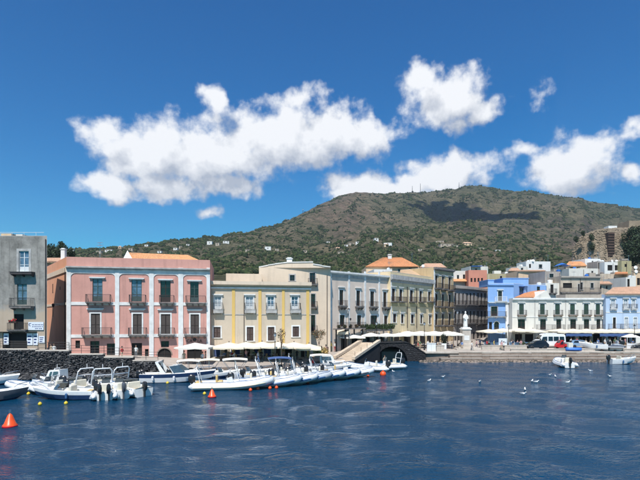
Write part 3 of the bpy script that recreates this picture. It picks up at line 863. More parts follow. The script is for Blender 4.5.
stucco('pink_wall', (.60, .315, .265), .45, 1)
stucco('salmon_side', (.72, .36, .22), .35, 2)
stucco('grey_old_wall', (.36, .345, .32), 1., 3, dark=(.14, .135, .125), low=((.46, .36, .27), Z(308, 63)))
stucco('beige_wall', (.56, .47, .37), .35, 4)
stucco('ochre_pilaster', (.66, .45, .15), .3, 5)
stucco('cream_wall', (.68, .56, .44), .3, 6)
stucco('pale_rose_wall', (.67, .56, .48), .35, 7)
stucco('yellow_wall', (.70, .57, .37), .4, 8)
stucco('ochre_wall', (.56, .42, .25), .5, 9)
stucco('grey_wall', (.36, .32, .29), .55, 10)
stucco('blue_wall', (.24, .40, .70), .25, 11)
stucco('paleblue_wall', (.40, .52, .70), .35, 12, dark=(.45, .50, .56))
stucco('white_wall', (.68, .655, .60), .35, 13)
stucco('apricot_wall', (.66, .49, .33), .3, 14)
stucco('salmon_wall', (.56, .24, .17), .35, 15)
stucco('weathered_wall', (.52, .44, .35), .8, 16, dark=(.27, .22, .18))
stucco('olive_wall', (.42, .37, .22), .4, 17)
stucco('bright_white_wall', (.74, .73, .71), .3, 18)
stucco('roof_cement', (.40, .35, .30), .6, 19)

# ================================================================== waterfront buildings
def words(txt, size, mat, parent, loc, rz, depth=.03):
    cu = bpy.data.curves.new('lettering', 'FONT'); cu.body = txt; cu.size = size; cu.align_x = 'CENTER'; cu.extrude = depth
    ob = bpy.data.objects.new('lettering_tmp', cu); col.objects.link(ob)
    dg = bpy.context.evaluated_depsgraph_get(); me = bpy.data.meshes.new_from_object(ob.evaluated_get(dg))
    bpy.data.objects.remove(ob); me.transform(Matrix.Rotation(R(90), 4, 'X'))
    me.materials.clear(); me.materials.append(MATS[mat])
    return link('lettering', me, parent, loc, rz)

# --- old grey house at the left edge
def grey_house():
    b = Bld('grey_house', 'weathered grey plaster house at the alley with a small white signboard', [(-95, 63), (47, 63)], 2.7, Z(236.2, 63), 'grey_old_wall', back=[(42, 69), (-95, 69)], parapet=.3, capmat='trim_grey')
    f = b.f[0]
    f.w(19, 251, 29, 271.5, 'french', 'wood_white', 'glass_blue', 'trim_grey', .3)
    f.bal(13.5, 35, 272.5, dep=.8, br=3, rails=False, slab='iron_thin', th=.3)
    f.w(17, 284, 27, 304.5, 'french', 'wood_teal', 'glass_blue', None)
    f.bal(13, 35, 306.5, dep=.9, br=3, slab='slab_grey', th=.22)
    f.w(14, 314, 23.6, 329.5, 'open', 'wood_dark', 'dark_void')
    f.bal(10, 28, 330, dep=.6, br=2, h=.85, rail='iron')
    f.w(-22, 251, -12, 271.5, 'french', 'wood_white', 'glass_blue', 'trim_grey', .3)
    f.w(-24, 284, -14, 304.5, 'french', 'wood_teal', 'glass_blue', None); f.bal(-28, -6, 306.5, dep=.9, br=3, slab='slab_grey', th=.22)
    f.w(2.5, 332.5, 27, 352, 'open', 'wood_dark', 'dark_void', dep=.5)
    # awning rail over the shop
    g_ = MB().box(-2.6, 2.9, -.5, -.01, 0, .08); f.part('shop_canopy', g_, 'iron', f.u(15), f.z(15, 332.2))
    for x0, y0, x1, y1 in ((4, 333.3, 9, 344.5), (27.2, 333.3, 33, 345), (33.6, 333.3, 38.4, 345), (39, 336, 45, 343)):
        pb = MB(); w = f.u(x1) - f.u(x0); h = f.z(x0, y0) - f.z(x0, y1)
        pb.box(-w / 2, w / 2, -.08, -.03, 0, h, 0)
        for k in range(3):
            pb.box(-w * .36, w * (.1 + .1 * k), -.085, -.08, h * (.16 + .26 * k), h * (.28 + .26 * k), 1)
        f.part('poster_board', pb, ['sign_white', 'print_blue'], (f.u(x0) + f.u(x1)) / 2, f.z(x0, y1))
    # signboard: dark crescent mark and three faint lines
    w = f.u(44) - f.u(28.7); h = f.z(36, 322) - f.z(36, 330)
    sb = MB().box(-w / 2, w / 2, -.12, -.05, 0, h); sg = f.part('signboard', sb, 'sign_white', (f.u(44) + f.u(28.7)) / 2, f.z(36, 330))
    mk = MB(); c = (-w * .37, h * .67); r = h * .19
    t = np.linspace(.6, 5.3, 14)
    for i in range(13):
        k0 = .45 + .25 * abs(i - 6) / 6; k1 = .45 + .25 * abs(i - 5) / 6
        mk.add([(c[0] + r * math.cos(t[i]), -.123, c[1] + r * math.sin(t[i])), (c[0] + r * math.cos(t[i + 1]), -.123, c[1] + r * math.sin(t[i + 1])),
                (c[0] + r * k1 * math.cos(t[i + 1]), -.123, c[1] + r * k1 * math.sin(t[i + 1])), (c[0] + r * k0 * math.cos(t[i]), -.123, c[1] + r * k0 * math.sin(t[i]))], [(0, 1, 2, 3)])
    mk.build('crescent_mark', 'print_blue', sg)
    q = random.Random(2)
    for z, xa, xb in ((.6, -.22, .46), (.36, -.22, .46), (.12, -.05, .4)):
        x = xa * w
        while x < xb * w:
            l = q.uniform(.07, .16); MB().box(x, x + l, -.124, -.12, z * h, z * h + h * .12).build('print_mark', 'print_blue', sg); x += l + q.uniform(.05, .13)
    # roof clutter
    for px, py, w_, h_, m in ((9, 233.5, 1.4, .9, 'apricot_wall'), (22, 233, .9, .8, 'white_wall'), (34, 234.5, 1.0, .6, 'bright_white_wall')):
        c = MB().cbox(0, 0, 0, w_, 1.2, h_); c.build('roof_box', m, b.root, b.loc((X(px, 65), 65, b.z1 - .3)))
    rl = MB(); zz = b.z1
    for px in range(-60, 46, 12): rl.tube([(X(px, 63.4), 63.4, zz), (X(px, 63.4), 63.4, zz + .55)], .025, 4)
    rl.tube([(X(-60, 63.4), 63.4, zz + .55), (X(44, 63.4), 63.4, zz + .55)], .025, 4); rl.build('roof_rail', 'white_paint', b.root, -b.org)
    dp = MB().tube([(0, -.1, 0), (0, -.1, b.z1 - b.z0 - .4)], .06, 6); f.part('drain_pipe', dp, 'iron_thin', f.u(46), b.z0)
    b.done()
    # red geraniums on the low balcony
    p = P(13, 321.3, 62.2); t = thing('flower_box', 'red geraniums in a trough on the grey house balcony', 'flowers', p)
    MB().box(-.5, .5, -.12, .12, -.2, 0).build('trough', 'wood_brown', t)
    fl = MB(); q = random.Random(8)
    for i in range(26): fl.blob((q.uniform(-.48, .48), q.uniform(-.15, .1), q.uniform(.0, .3)), q.uniform(.06, .12), i, 0 if q.random() < .7 else 1)
    o = fl.build('blossom', ['flower_red', 'leaf_mid'], t)
grey_house()

# --- pink palazzo
def pink_palazzo():
    b = Bld('pink_palazzo', 'pink three storey palazzo with white pilasters and balconies', [(66.5, 66.5), (210, 70.4)], 2.4, Z(257.2, 66.5), 'pink_wall',
            back=[(214, 84), (47, 79.5)], cat='palazzo', parapet=.5)
    f = b.f[0]
    zc = 0
    f.band('cornice', 'trim_grey', 266.2, 267.6, 66.5, .5)
    f.band('frieze', 'trim_white', 267.7, 273, 66.5, .09)
    f.band('string_course', 'trim_white', 301.8, 305.0, 66.5, .08)
    f.band('string_course', 'trim_white', 334.6, 337.8, 66.5, .08)
    for x0, x1 in ((66.6, 71), (115.2, 119.4), (149.3, 153.8), (178.4, 183.2), (206.6, 210)):
        f.pil(x0, x1, 267.9, 362, 'trim_white', .13)
    # arched white corner fillets at the top of each panel
    for i, (x0, x1) in enumerate(((71, 115.2), (119.4, 149.3), (153.8, 178.4), (183.2, 206.6))):
        for xx, sg in ((x0, 1), (x1, -1)):
            m = MB(); r = .55; pts = [(0, 0)] + [(sg * (r - r * math.sin(t)), -(r - r * math.cos(t))) for t in np.linspace(0, math.pi / 2, 6)]
            m.loft([[(p[0], -.085, p[1]) for p in pts], [(p[0], .01, p[1]) for p in pts]])
            f.part('panel_corner', m, 'trim_white', f.u(xx), Z(273, 66.5) - .01)
    up = [(92.4, 102.6), (131.5, 141.8), (160.5, 170.5), (190, 198.8)]
    for i, (x0, x1) in enumerate(up):
        f.w(x0, 278.7 + i * 1.0, x1, 301.4 + i * .35, 'french', 'wood_dark' if i == 2 else 'wood_teal', 'glass_blue' if i < 2 else 'glass_dark', None, lint=.1)
        x = (x0 + x1) / 2
        lb = MB().box(-1.05, 1.05, -.28, .01, .0, .14).box(-.92, .92, -.14, .01, -.13, -.001); f.part('window_hood', lb, 'trim_white', f.u(x), f.z(x, 278.0 + i * 1.0))
    lowx = [(91, 100), (133, 141.8), (161, 170.2), (190.6, 199)]
    for i, (x0, x1) in enumerate(lowx):
        f.w(x0, 313.6 + i * .25, x1, 334.6, 'shut', 'wood_dark', tr='trim_white', tw=.2, sill=False)
        x = (x0 + x1) / 2
        lb = MB().box(-1.1, 1.1, -.28, .01, .0, .16).box(-.95, .95, -.14, .01, -.13, -.001); f.part('window_hood', lb, 'trim_white', f.u(x), f.z(x, 309.4 + i * .3))
    for (a, c), yy in zip(((87, 111), (130, 146), (159.5, 174.5), (185.5, 206)), (302.3, 302.6, 303, 303.3)):
        f.bal(a, c, yy, dep=.8, br=3 if c - a < 18 else 4, rail='iron_thin', h=1.0, th=.12, bh=.36)
    for (a, c) in ((83, 112), (129, 147), (158.5, 174.8), (184.5, 206)):
        f.bal(a, c, 335.2, dep=.8, br=4, rail='iron_thin', h=1.0, th=.12, bh=.38)
    for x0, y0, x1, y1, k in ((75.5, 340.5, 80, 348.5, 'open'), (90, 341, 99.5, 364, 'french'), (107, 343.5, 115, 364, 'french'), (131.5, 343, 142.2, 364, 'open'), (145, 349, 148.5, 364, 'open'), (161, 341, 169, 347, 'glass'), (187, 349, 202, 368, 'open')):
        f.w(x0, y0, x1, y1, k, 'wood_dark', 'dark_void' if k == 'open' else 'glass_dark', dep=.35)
    f.arch(157.5, 348.3, 171.5, 366, 'wood_dark', 'dark_void', 'brown_stone')
    words('CA', .6, 'print_dark', b.root, f.at(f.u(189.5), f.z(189.5, 342.3), .06), f.rz)
    words('LA', .6, 'print_dark', b.root, f.at(f.u(199.8), f.z(199.8, 342.3), .06), f.rz)
    em = MB(); em.lathe([(.05, 0), (.24, .02), (.27, .06), (.24, .10), (.05, .12)], 12)
    me = em.mesh('sign_emblem', 'print_dark'); me.transform(Matrix.Rotation(R(90), 4, 'X')); f.part('sign_emblem', me, None, f.u(194.6), f.z(194.6, 339.6), off=.0)
    # salmon alley side
    s = b.left
    m = MB().box(.05, s.len - .02, -.03, .01, .0, b.z1 - b.z0 - .02); s.part('side_render', m, 'salmon_side', 0, b.z0)
    m = MB().box(.05, s.len, -.16, -.031, 0, .7); s.part('side_cornice', m, 'cream_wall', 0, Z(272, 66.5))
    m = MB().box(.05, s.len, -.12, -.031, 0, .35); s.part('side_cornice', m, 'cream_wall', 0, Z(305, 66.5))
    m = MB().tube([(0, -.12, 0), (0, -.12, b.z1 - b.z0 - 1.5)], .07, 6); s.part('drain_pipe', m, 'iron', s.len - .35, b.z0)
    for t_, zz, w_, h_ in ((.35, 9.2, .7, 1.4), (.72, 9.4, .5, .5), (.35, 5.5, .7, 1.4)):
        fr = frame_mesh('glass', w_, h_, 'wood_dark'); o = s.part('window', fr, None, s.len * t_, b.z0 + zz, off=.15)
        link('pane', pane_mesh(w_, h_, 'glass_dark', 'glass'), o)
    lb = MB().tube([(0, 0, 0), (0, -.9, .15)], .03, 5).lathe([(.04, -.35), (.17, -.1), (.2, .12), (.05, .25)], 8, c=(0, -.9)); s.part('wall_lantern', lb, 'iron', s.len - 4, Z(305, 68), off=.12)
    # low tiled roof behind the parapet
    Dm = 70
    b.tiles(P(125, 263.5, Dm + 1.5), P(206, 263.5, 74.5), P(188, 255.3, 79), P(128, 252.8, 77), 'terracotta')
    g_ = MB(); a, c, d = [b.loc(P(*q)) for q in ((122.5, 262, 71.2), (132.5, 261.2, 71.5), (127.5, 252.2, 77.2))]
    up_ = Vector((0, 0, .3)); g_.add([a, c, d, a + up_, c + up_, d + up_], [(0, 1, 2), (5, 4, 3), (0, 3, 4, 1), (1, 4, 5, 2), (2, 5, 3, 0)]); g_.build('roof_verge', 'trim_white', b.root)
    b.aerial(100, 257, 74)
    b.done()
pink_palazzo()

# --- small buildings up the alley
def alley_house():
    b = Bld('alley_house', 'low dark house with tiled eave at the end of the alley', [(40, 84), (70, 84)], 3, Z(264, 84), 'weathered_wall', 8)
    f = b.f[0]; f.w(49, 265.5, 53, 272, 'glass', 'wood_dark', 'glass_dark')
    b.tiles(P(38, 262, 83.2), P(72, 262, 83.2), P(72, 258, 88), P(38, 258, 88), 'terracotta_pale'); b.chimney(63.7, 248.5, 262, 86, .7, 'bright_white_wall'); b.done()
alley_house()

# --- yellow pilaster house
def beige_house():
    b = Bld('beige_house', 'long beige house with mustard yellow pilasters behind the cream awnings', [(210.6, 71.8), (311, 75)], 1.6, Z(281.8, 71.8), 'beige_wall', 5.5, parapet=.2, capmat='cream_wall')
    f = b.f[0]
    f.band('cornice', 'cream_wall', 281.0, 284.4, 210.6, .6)
    f.band('frieze', 'trim_white', 287.0, 288.6, 210.6, .2)
    f.band('string_course', 'trim_grey', 314, 314.7, 210.6, .07)
    for x0, x1 in ((232, 235), (258.4, 261.4), (282, 284.6), (306.3, 309.2)): f.pil(x0, x1, 289, 362, 'ochre_pilaster', .08)
    for i, (x0, x1) in enumerate(((214.5, 221), (246, 253), (267.5, 274), (291.5, 298))):
        f.w(x0, 296.5, x1, 309, 'french', 'wood_white', 'curtain_pane' if i in (0, 1) else 'glass_blue', 'trim_white', .16, lint=.05)
        f.bal(x0 - 1.5, x1 + 2.2, 309.8, dep=.6, br=2, h=.95, rail='iron', slab='trim_grey', th=.5, bh=.25)
    for x0, y0, x1, y1 in ((213.7, 327, 220.5, 338), (246.6, 327, 253.5, 341), (268, 327, 274.2, 341), (292.6, 326.4, 299, 336.6)):
        f.w(x0, y0, x1, y1, 'shut', 'wood_brown', tr='trim_white', tw=.2)
    for x0, x1, m in ((214, 220, 'wood_blue'), (231, 240, 'wood_blue'), (244, 250, 'wood_dark'), (254, 262, 'wood_blue'), (264, 271, 'wood_blue'), (276, 280, 'wood_dark'), (285, 292, 'wood_dark'), (301, 304.5, 'wood_dark')):
        f.w(x0, 348.5, x1, 362, 'shut' if m == 'wood_blue' else 'open', m, 'dark_void', tr='trim_white' if m == 'wood_blue' else None, sill=False)
    dp = MB().tube([(0, -.09, 0), (0, -.09, 9)], .05, 6); f.part('drain_pipe', dp, 'iron_thin', f.u(244), 2)
    b.done()
    a = Bld('rooftop_storey', 'low cream storey set back above the beige house roof', [(226, 78), (262, 79)], Z(284, 78), Z(273.8, 78), 'cream_wall', 5, parapet=.15); a.done()
beige_house()

def cream_house():
    b = Bld('cream_house', 'tall cream house with stepped roofline rising behind the beige house', [(259, 81), (300, 81.5), (330.5, 82)], 1.6, Z(267.5, 81), 'cream_wall', 9, parapet=.0)
    f = b.f[0]; g_ = b.f[1]
    f.w(290, 275, 294.5, 281, 'glass', 'wood_dark', 'glass_dark', 'trim_grey', .2)
    for y0, y1 in ((272.8, 284), (294, 307), (315, 331)):
        g_.w(310, y0, 315, y1, 'french', 'wood_dark', 'glass_dark', 'trim_grey', .15); g_.bal(308.2, 317, y1 + .3, dep=.6, br=2, th=.18, rail='iron', h=.9)
    # stepped gable line
    for (xa, ya, xb, yb) in ((259, 267.6, 268, 266), (268, 265.6, 275, 264.6), (275, 264.4, 288, 262.8), (288, 262.9, 313, 262.5), (313, 264.6, 322, 266), (322, 266.4, 330.5, 267.4)):
        s = MB(); D = 81.3; x0, x1 = X(xa, D), X(xb, D); zb = b.z1 - .02
        za, zc = Z(ya, D), Z(yb, D); dd = 6
        s.loft([[(x0, D - .12, zb), (x0, D + dd, zb), (x0, D + dd, za), (x0, D - .12, za)], [(x1, D - .12, zb), (x1, D + dd, zb), (x1, D + dd, zc), (x1, D - .12, zc)]])
        s.build('gable_step', 'cream_wall', b.root, -b.org)
        c = MB(); c.loft([[(x0, D - .22, za + .004), (x0, D + dd, za + .004), (x0, D + dd, za + .16), (x0, D - .22, za + .16)], [(x1, D - .22, zc + .004), (x1, D + dd, zc + .004), (x1, D + dd, zc + .16), (x1, D - .22, zc + .16)]])
        c.build('coping', 'trim_white', b.root, -b.org)
    b.chimney(289.5, 257.8, 263, 84, .9, 'trim_white')
    dp = MB().tube([(0, -.09, 0), (0, -.09, 13)], .06, 6); g_.part('drain_pipe', dp, 'iron_thin', g_.u(327), 2)
    p = MB().box(0, g_.u(304) - g_.u(301.5), -.06, .01, 0, 11); f.part('corner_strip', p, 'trim_white', f.u(297), 1.6)
    for x0, y0, x1, y1 in ((317, 346, 322, 362), (325, 347, 328.5, 362)): g_.w(x0, y0, x1, y1, 'open', 'wood_dark', 'dark_void')
    b.done()
cream_house()

def rose_house():
    b = Bld('pale_rose_house', 'pale rose house with white pilasters above the hedged terrace', [(328.6, 83.5), (390.5, 95)], 1.6, Z(270.8, 83.5), 'pale_rose_wall', 9, parapet=.3)
    f = b.f[0]
    f.band('cornice', 'trim_white', 270.6, 272.4, 329, .5); f.band('frieze', 'trim_grey', 272.6, 276.6, 329, .1)
    for x0, x1 in ((328.7, 331.4), (347.8, 349.6), (364, 365.6), (378.2, 379.6), (389.2, 390.4)): f.pil(x0, x1, 271.5, 345, 'trim_white', .12)
    for i, (x0, x1) in enumerate(((339.3, 343.4), (356.3, 360), (370.3, 374), (383.2, 386.4))):
        f.w(x0, 290 + i * .7, x1, 305 + i * .6, 'french', 'wood_dark', 'glass_dark', 'trim_white', .2, lint=.25); f.bal(x0 - 1.4, x1 + 1.8, 306.3 + i * .4, dep=.7, br=3, th=.2, h=.95, bh=.5)
    for i, (x0, x1) in enumerate(((339.8, 344.4), (357, 361), (370.5, 377), (384, 387.3))):
        f.w(x0, 315 + i * .2, x1, 326.5, 'french', 'wood_dark' if i != 2 else 'wood_brown', 'glass_dark', 'trim_white', .2)
    for px in (348.5, 358): 
        lb = MB().tube([(0, 0, 0), (0, -.5, .1)], .03, 5).lathe([(.04, -.3), (.14, -.1), (.16, .1), (.04, .2)], 8, c=(0, -.5)); f.part('wall_lantern', lb, 'iron', f.u(px), f.z(px, 319))
    for x0, x1 in ((341, 347), (352, 358), (364, 370), (376, 383)): f.w(x0, 336, x1, 350, 'open', 'wood_dark', 'dark_void')
    b.done()
rose_house()

def yellow_house():
    b = Bld('yellow_house', 'yellow plaster house with white window surrounds next to the tall ochre house', [(390.4, 94), (433.5, 109)], 1.7, Z(271.5, 94), 'yellow_wall', 9, parapet=.2, capmat='trim_grey')
    f = b.f[0]
    f.band('cornice', 'trim_grey', 274.5, 279, 390.4, .55); f.band('frieze', 'trim_grey', 279.3, 282, 390.4, .1)
    f.band('string_course', 'olive_wall', 302.2, 306.0, 390.4, .12)
    for x0, x1 in ((390.5, 391.4), (432, 433.3)): f.pil(x0, x1, 280, 342, 'trim_white', .1)
    for i, (x0, x1) in enumerate(((391.8, 394.9), (399.4, 402.2), (409.9, 412.9), (419.3, 421.9), (428, 430.4))):
        f.w(x0, 288.6 + i * .8, x1, 301.4, 'french', 'wood_dark', 'glass_dark', 'trim_white', .2, lint=.15)
        f.bal(x0 - 1.2, x1 + 1.8, 302, dep=.7, br=0, th=.12, h=.95, rail='iron_thin')
    for i, (x0, x1) in enumerate(((393, 396), (401, 403.5), (411, 413.6), (420.4, 422.2), (429, 430.7))):
        f.w(x0, 313.8 + i * .4, x1, 322.5 + i * .3, 'shut', 'wood_dark', tr='trim_white', tw=.2, lint=.1)
    for px in (407, 416.3):
        dp = MB().tube([(0, -.12, 0), (0, -.12, 8.5)], .09, 6); f.part('drain_pipe', dp, 'iron_thin', f.u(px), f.z(px, 328))
    for x0, x1 in ((394, 400), (404, 411), (413.5, 418), (420, 425), (427, 431.5)): f.w(x0, 334, x1, 347, 'open', 'wood_dark', 'dark_void')  # doorways widened; their dark also stands in for missing umbrella shade
    b.tiles(P(398, 276.2, 103), P(433, 279, 112), P(431, 268, 119), P(401, 270, 110), 'apricot_wall', name='roof')
    b.done()
yellow_house()

def ochre_house():
    b = Bld('ochre_house', 'tall narrow ochre house with stacked iron balconies', [(433.6, 108), (453.5, 114.5)], 1.8, Z(267.3, 108), 'ochre_wall', 9, parapet=.2, capmat='trim_grey')
    f = b.f[0]
    f.band('cornice', 'slab_grey', 267, 269, 433.6, .5); f.band('frieze', 'trim_white', 274, 275, 433.6, .08)
    f.pil(431.0 + 2.7, 434.6, 268, 342, 'trim_white', .1)
    for i, (x0, x1) in enumerate(((435.2, 437.4), (441.8, 443.9), (448.6, 450.7))):
        for y0, y1 in ((275.5 + i, 287.8 + i), (294 + i * .4, 306 + i * .3), (314, 325)):
            f.w(x0, y0, x1, y1, 'french', 'wood_dark', 'glass_dark', 'trim_grey', .15, lint=.1)
            f.bal(x0 - 1.2, x1 + 1.6, y1 + .4, dep=.9, br=2, th=.2, h=1.05, bh=.3)
    for x0, x1 in ((436, 440), (444, 448)): f.w(x0, 335, x1, 347, 'open', 'wood_dark', 'dark_void')
    b.done()
ochre_house()

def curved_house():
    b = Bld('shaded_grey_house', 'grey three storey house in shade curving away behind the white statue', [(453.6, 114.6), (465, 117.5), (476, 122), (486.5, 129)], 1.9, Z(285.4, 114.6), 'grey_wall', back=[(500, 140), (470, 135)], parapet=.3, capmat='pale_stone')
    for f in b.f[:3]:
        f.band('cornice', 'roof_cement', 0, 0, out=.5, z1=Z(286.5, 114.6), z0=Z(288.2, 114.6)); f.band('string_course', 'roof_cement', 0, 0, out=.35, z1=Z(306, 114.6), z0=Z(307.2, 114.6))
    for f, cols in ((b.f[0], (455.5, 459, 463)), (b.f[1], (467, 470.5, 474)), (b.f[2], (478, 481.5, 485))):
        for x in cols:
            f.w(x - .9, 293, x + .9, 304.5, 'french', 'wood_dark', 'glass_dark', 'trim_grey', .12); f.w(x - .9, 311, x + .9, 323, 'french', 'wood_dark', 'glass_dark', 'trim_grey', .12)
            f.w(x - .9, 332, x + .9, 346, 'open', 'wood_dark', 'dark_void')
        a = 320 + f.p0.x / f.p0.y * F + .3; c = 320 + f.p1.x / f.p1.y * F - .3
        f.bal(a, c, 305.2, dep=.8, br=4, th=.15); f.bal(a, c, 323.8, dep=.8, br=4, th=.15)
    b.done()
    s = Bld('salmon_house', 'salmon terrace house above the shaded grey house', [(468.5, 131), (487, 131)], 8, Z(270.3, 131), 'salmon_wall', 8, parapet=.3)
    f = s.f[0]
    for x in (471.5, 475, 478.5, 482): f.w(x - 1, 278, x + 1, 282, 'open', 'wood_dark', 'dark_void')
    s.done()
    w = Bld('white_terrace_house', 'white rooftop house with a lean-to beside the salmon house', [(453, 134), (468, 134)], 8, Z(271, 134), 'white_wall', 8, parapet=.2); f = w.f[0]
    f.w(457, 275, 459, 279, 'glass', 'wood_dark', 'glass_dark'); f.w(463, 274.5, 465, 282, 'open', 'wood_dark', 'dark_void')
    w.tiles(P(453, 281.5, 132.4), P(470, 281.5, 132.4), P(470, 279, 134), P(453, 279, 134), 'terracotta'); w.done()
curved_house()

def blue_house():
    b = Bld('blue_house', 'bright blue house with flat roof terrace on the piazza', [(487.8, 103), (513.5, 103.5), (531, 108), (546, 110)], 1.9, Z(283.3, 103), 'blue_wall', back=[(548, 121), (492, 121)], parapet=.35, capmat='trim_white')
    f = b.f[0]
    f.band('cornice', 'blue_wall', 283.8, 285.2, 488, .25)
    f.w(498, 291, 502, 301, 'french', 'wood_brown', 'glass_dark', 'trim_white', .12, lint=.1); f.bal(494.5, 506, 301.6, dep=.6, br=2, rail='white_paint', slab='trim_white')
    f.w(491, 306.6, 497.4, 316, 'french', 'wood_dark', 'glass_dark', 'trim_grey', .15); f.bal(486.5, 505, 316.6, dep=.8, br=3, slab='trim_grey', rail='iron_thin')
    f.arch(494, 321.5, 499, 330, 'wood_dark', 'glass_dark', 'trim_white'); f.w(489, 322, 492, 331, 'open', 'wood_dark', 'dark_void')
    f.w(509, 303, 511.8, 330, 'open', 'wood_dark', 'dark_void'); f.pil(505.2, 508, 302.5, 345, 'trim_white', .25)
    f.bal(488, 513, 302.4, dep=.5, br=0, rails=False, slab='trim_white', th=.12)
    g_ = b.f[1]; g_.w(519.5, 288, 523.6, 293.6, 'glass', 'wood_blue', 'glass_dark', 'wood_blue', .12, lint=.1)
    h_ = b.f[2]; h_.w(537, 286.5, 540, 291, 'glass', 'wood_dark', 'glass_dark')
    for xa, xb, ya in ((488, 494, 280.2), (503, 528.5, 278.6)):
        m = MB(); D = 106.; m.box(X(xa, D), X(xb, D), D, D + 6, b.z1 - .4, Z(ya, D)); m.build('roof_storey', 'blue_wall', b.root, -b.org)
        m = MB(); m.box(X(xa, D) - .1, X(xb, D) + .1, D - .1, D + 6.1, Z(ya, D) + .003, Z(ya, D) + .15); m.build('roof_coping', 'blue_wall', b.root, -b.org)
    o = MB().lathe([(.45, 0), (.5, .1), (.5, .9), (.3, 1.1)], 12); o.build('water_tank', 'white_paint', b.root, b.loc((X(539, 111), 111, b.z1 - .35)))
    b.done()
blue_house()

def white_house():
    b = Bld('white_house', 'long white house with green shutters behind the piazza umbrellas', [(512.2, 101.5), (605.3, 101.5)], 1.9, Z(298.2, 101.5), 'white_wall', 8, parapet=.0)
    f = b.f[0]
    f.band('cornice', 'trim_white', 298.0, 299.6, 512.2, .4); f.band('string_course', 'trim_white', 316.6, 317.3, 512.2, .08)
    f.pil(534.6, 535.2, 299.8, 345, 'trim_grey', .06); f.pil(565.3, 565.9, 299.8, 345, 'trim_grey', .06)
    for x0, x1 in ((519, 523.8), (540, 544.6), (555, 559.8), (570, 574.8), (583.7, 588.5), (595.7, 599.8)):
        f.w(x0, 304, x1, 314.6, 'shut', 'wood_green', tr='trim_white', tw=.15, lint=.15); f.bal(x0 - 1.8, x1 + 2, 315.2, dep=.65, br=2, rail='iron_thin', slab='brown_stone', th=.14)
    for x0, x1 in ((518, 525), (540.3, 545.8), (556.5, 561), (570.3, 576), (584, 589), (596.4, 600.4), (602, 604)):
        f.w(x0, 319.2, x1, 329.5, 'french', 'wood_dark', 'glass_dark', None); 
    for x0, x1 in ((536, 552), (554, 563.5), (567.5, 579), (581, 591.5), (593.5, 605)): f.bal(x0, x1, 329.8, dep=.8, br=3, rail='iron_thin', slab='trim_grey')
    for x0, x1 in ((515, 522), (525, 533), (538, 547), (551, 560), (564, 575), (579, 590), (593, 602)): f.w(x0, 334, x1, 347, 'open', 'wood_dark', 'dark_void')  # shop openings made wider so their dark colour fills in umbrella shade
    b.tiles(P(514, 297.8, 101.6), P(533.5, 297.6, 101.6), P(545, 290.2, 108.5), P(528.5, 291.5, 108.5), 'terracotta_orange')
    g_ = MB(); q = [b.loc(P(534, 298.0, 101.4)), b.loc(P(551, 298.0, 101.4)), b.loc(P(546.5, 290.4, 101.4))]; dz = Vector((0, 6, 0)); g_.add(q + [p + dz for p in q], [(0, 1, 2), (5, 4, 3), (0, 3, 4, 1), (1, 4, 5, 2), (2, 5, 3, 0)]); g_.build('gable', 'white_wall', b.root)
    fl = MB(); fl.box(X(566, 101.8), X(604, 101.8), 102.0, 106, b.z1 + .0, b.z1 + .85); fl.build('roof_parapet', 'roof_cement', b.root, -b.org)
    b.done()
white_house()

def paleblue_house():
    b = Bld('pale_blue_house', 'faded pale blue house with tiled hip roof beside the white house', [(605.8, 100.5), (662, 100.5)], 1.9, Z(294.3, 100.5), 'paleblue_wall', 9)
    f = b.f[0]
    f.band('cornice', 'trim_white', 294, 295.4, 606, .3); f.band('string_course', 'trim_white', 312, 312.8, 606, .07)
    for x0, x1 in ((611, 615), (623.6, 627.6), (632, 634.8), (644, 648)):
        f.w(x0, 299.6, x1, 308, 'french', 'wood_white', 'curtain_pane', 'trim_white', .15, lint=.1); f.bal(x0 - 1.5, x1 + 1.5, 308.8, dep=.5, br=2, rail='iron_thin', slab='trim_white', h=.9)
    for x0, x1, k in ((612.8, 615.8, 'wood_dark'), (624.5, 628, 'wood_white'), (633.5, 637, 'wood_white'), (645, 649, 'wood_dark')):
        f.w(x0, 317.5, x1, 328.5, 'french', k, 'glass_dark' if k == 'wood_dark' else 'curtain_pane', 'trim_white', .12)
    f.bal(608, 620, 329, dep=.7, br=3, rail='iron_thin', slab='trim_grey'); f.bal(622, 640, 329, dep=.7, br=3, rail='iron_thin', slab='trim_grey')
    for x0, x1 in ((608, 617), (620, 629), (632, 641)): f.w(x0, 334, x1, 347, 'open', 'wood_dark', 'dark_void')  # enlarged doorways; the dark panels also paint the shade beneath the umbrellas
    b.tiles(P(604.5, 294.2, 100), P(664, 294.2, 100), P(650, 286, 107), P(613, 287.5, 105), 'terracotta_pale')
    b.done()
paleblue_house()

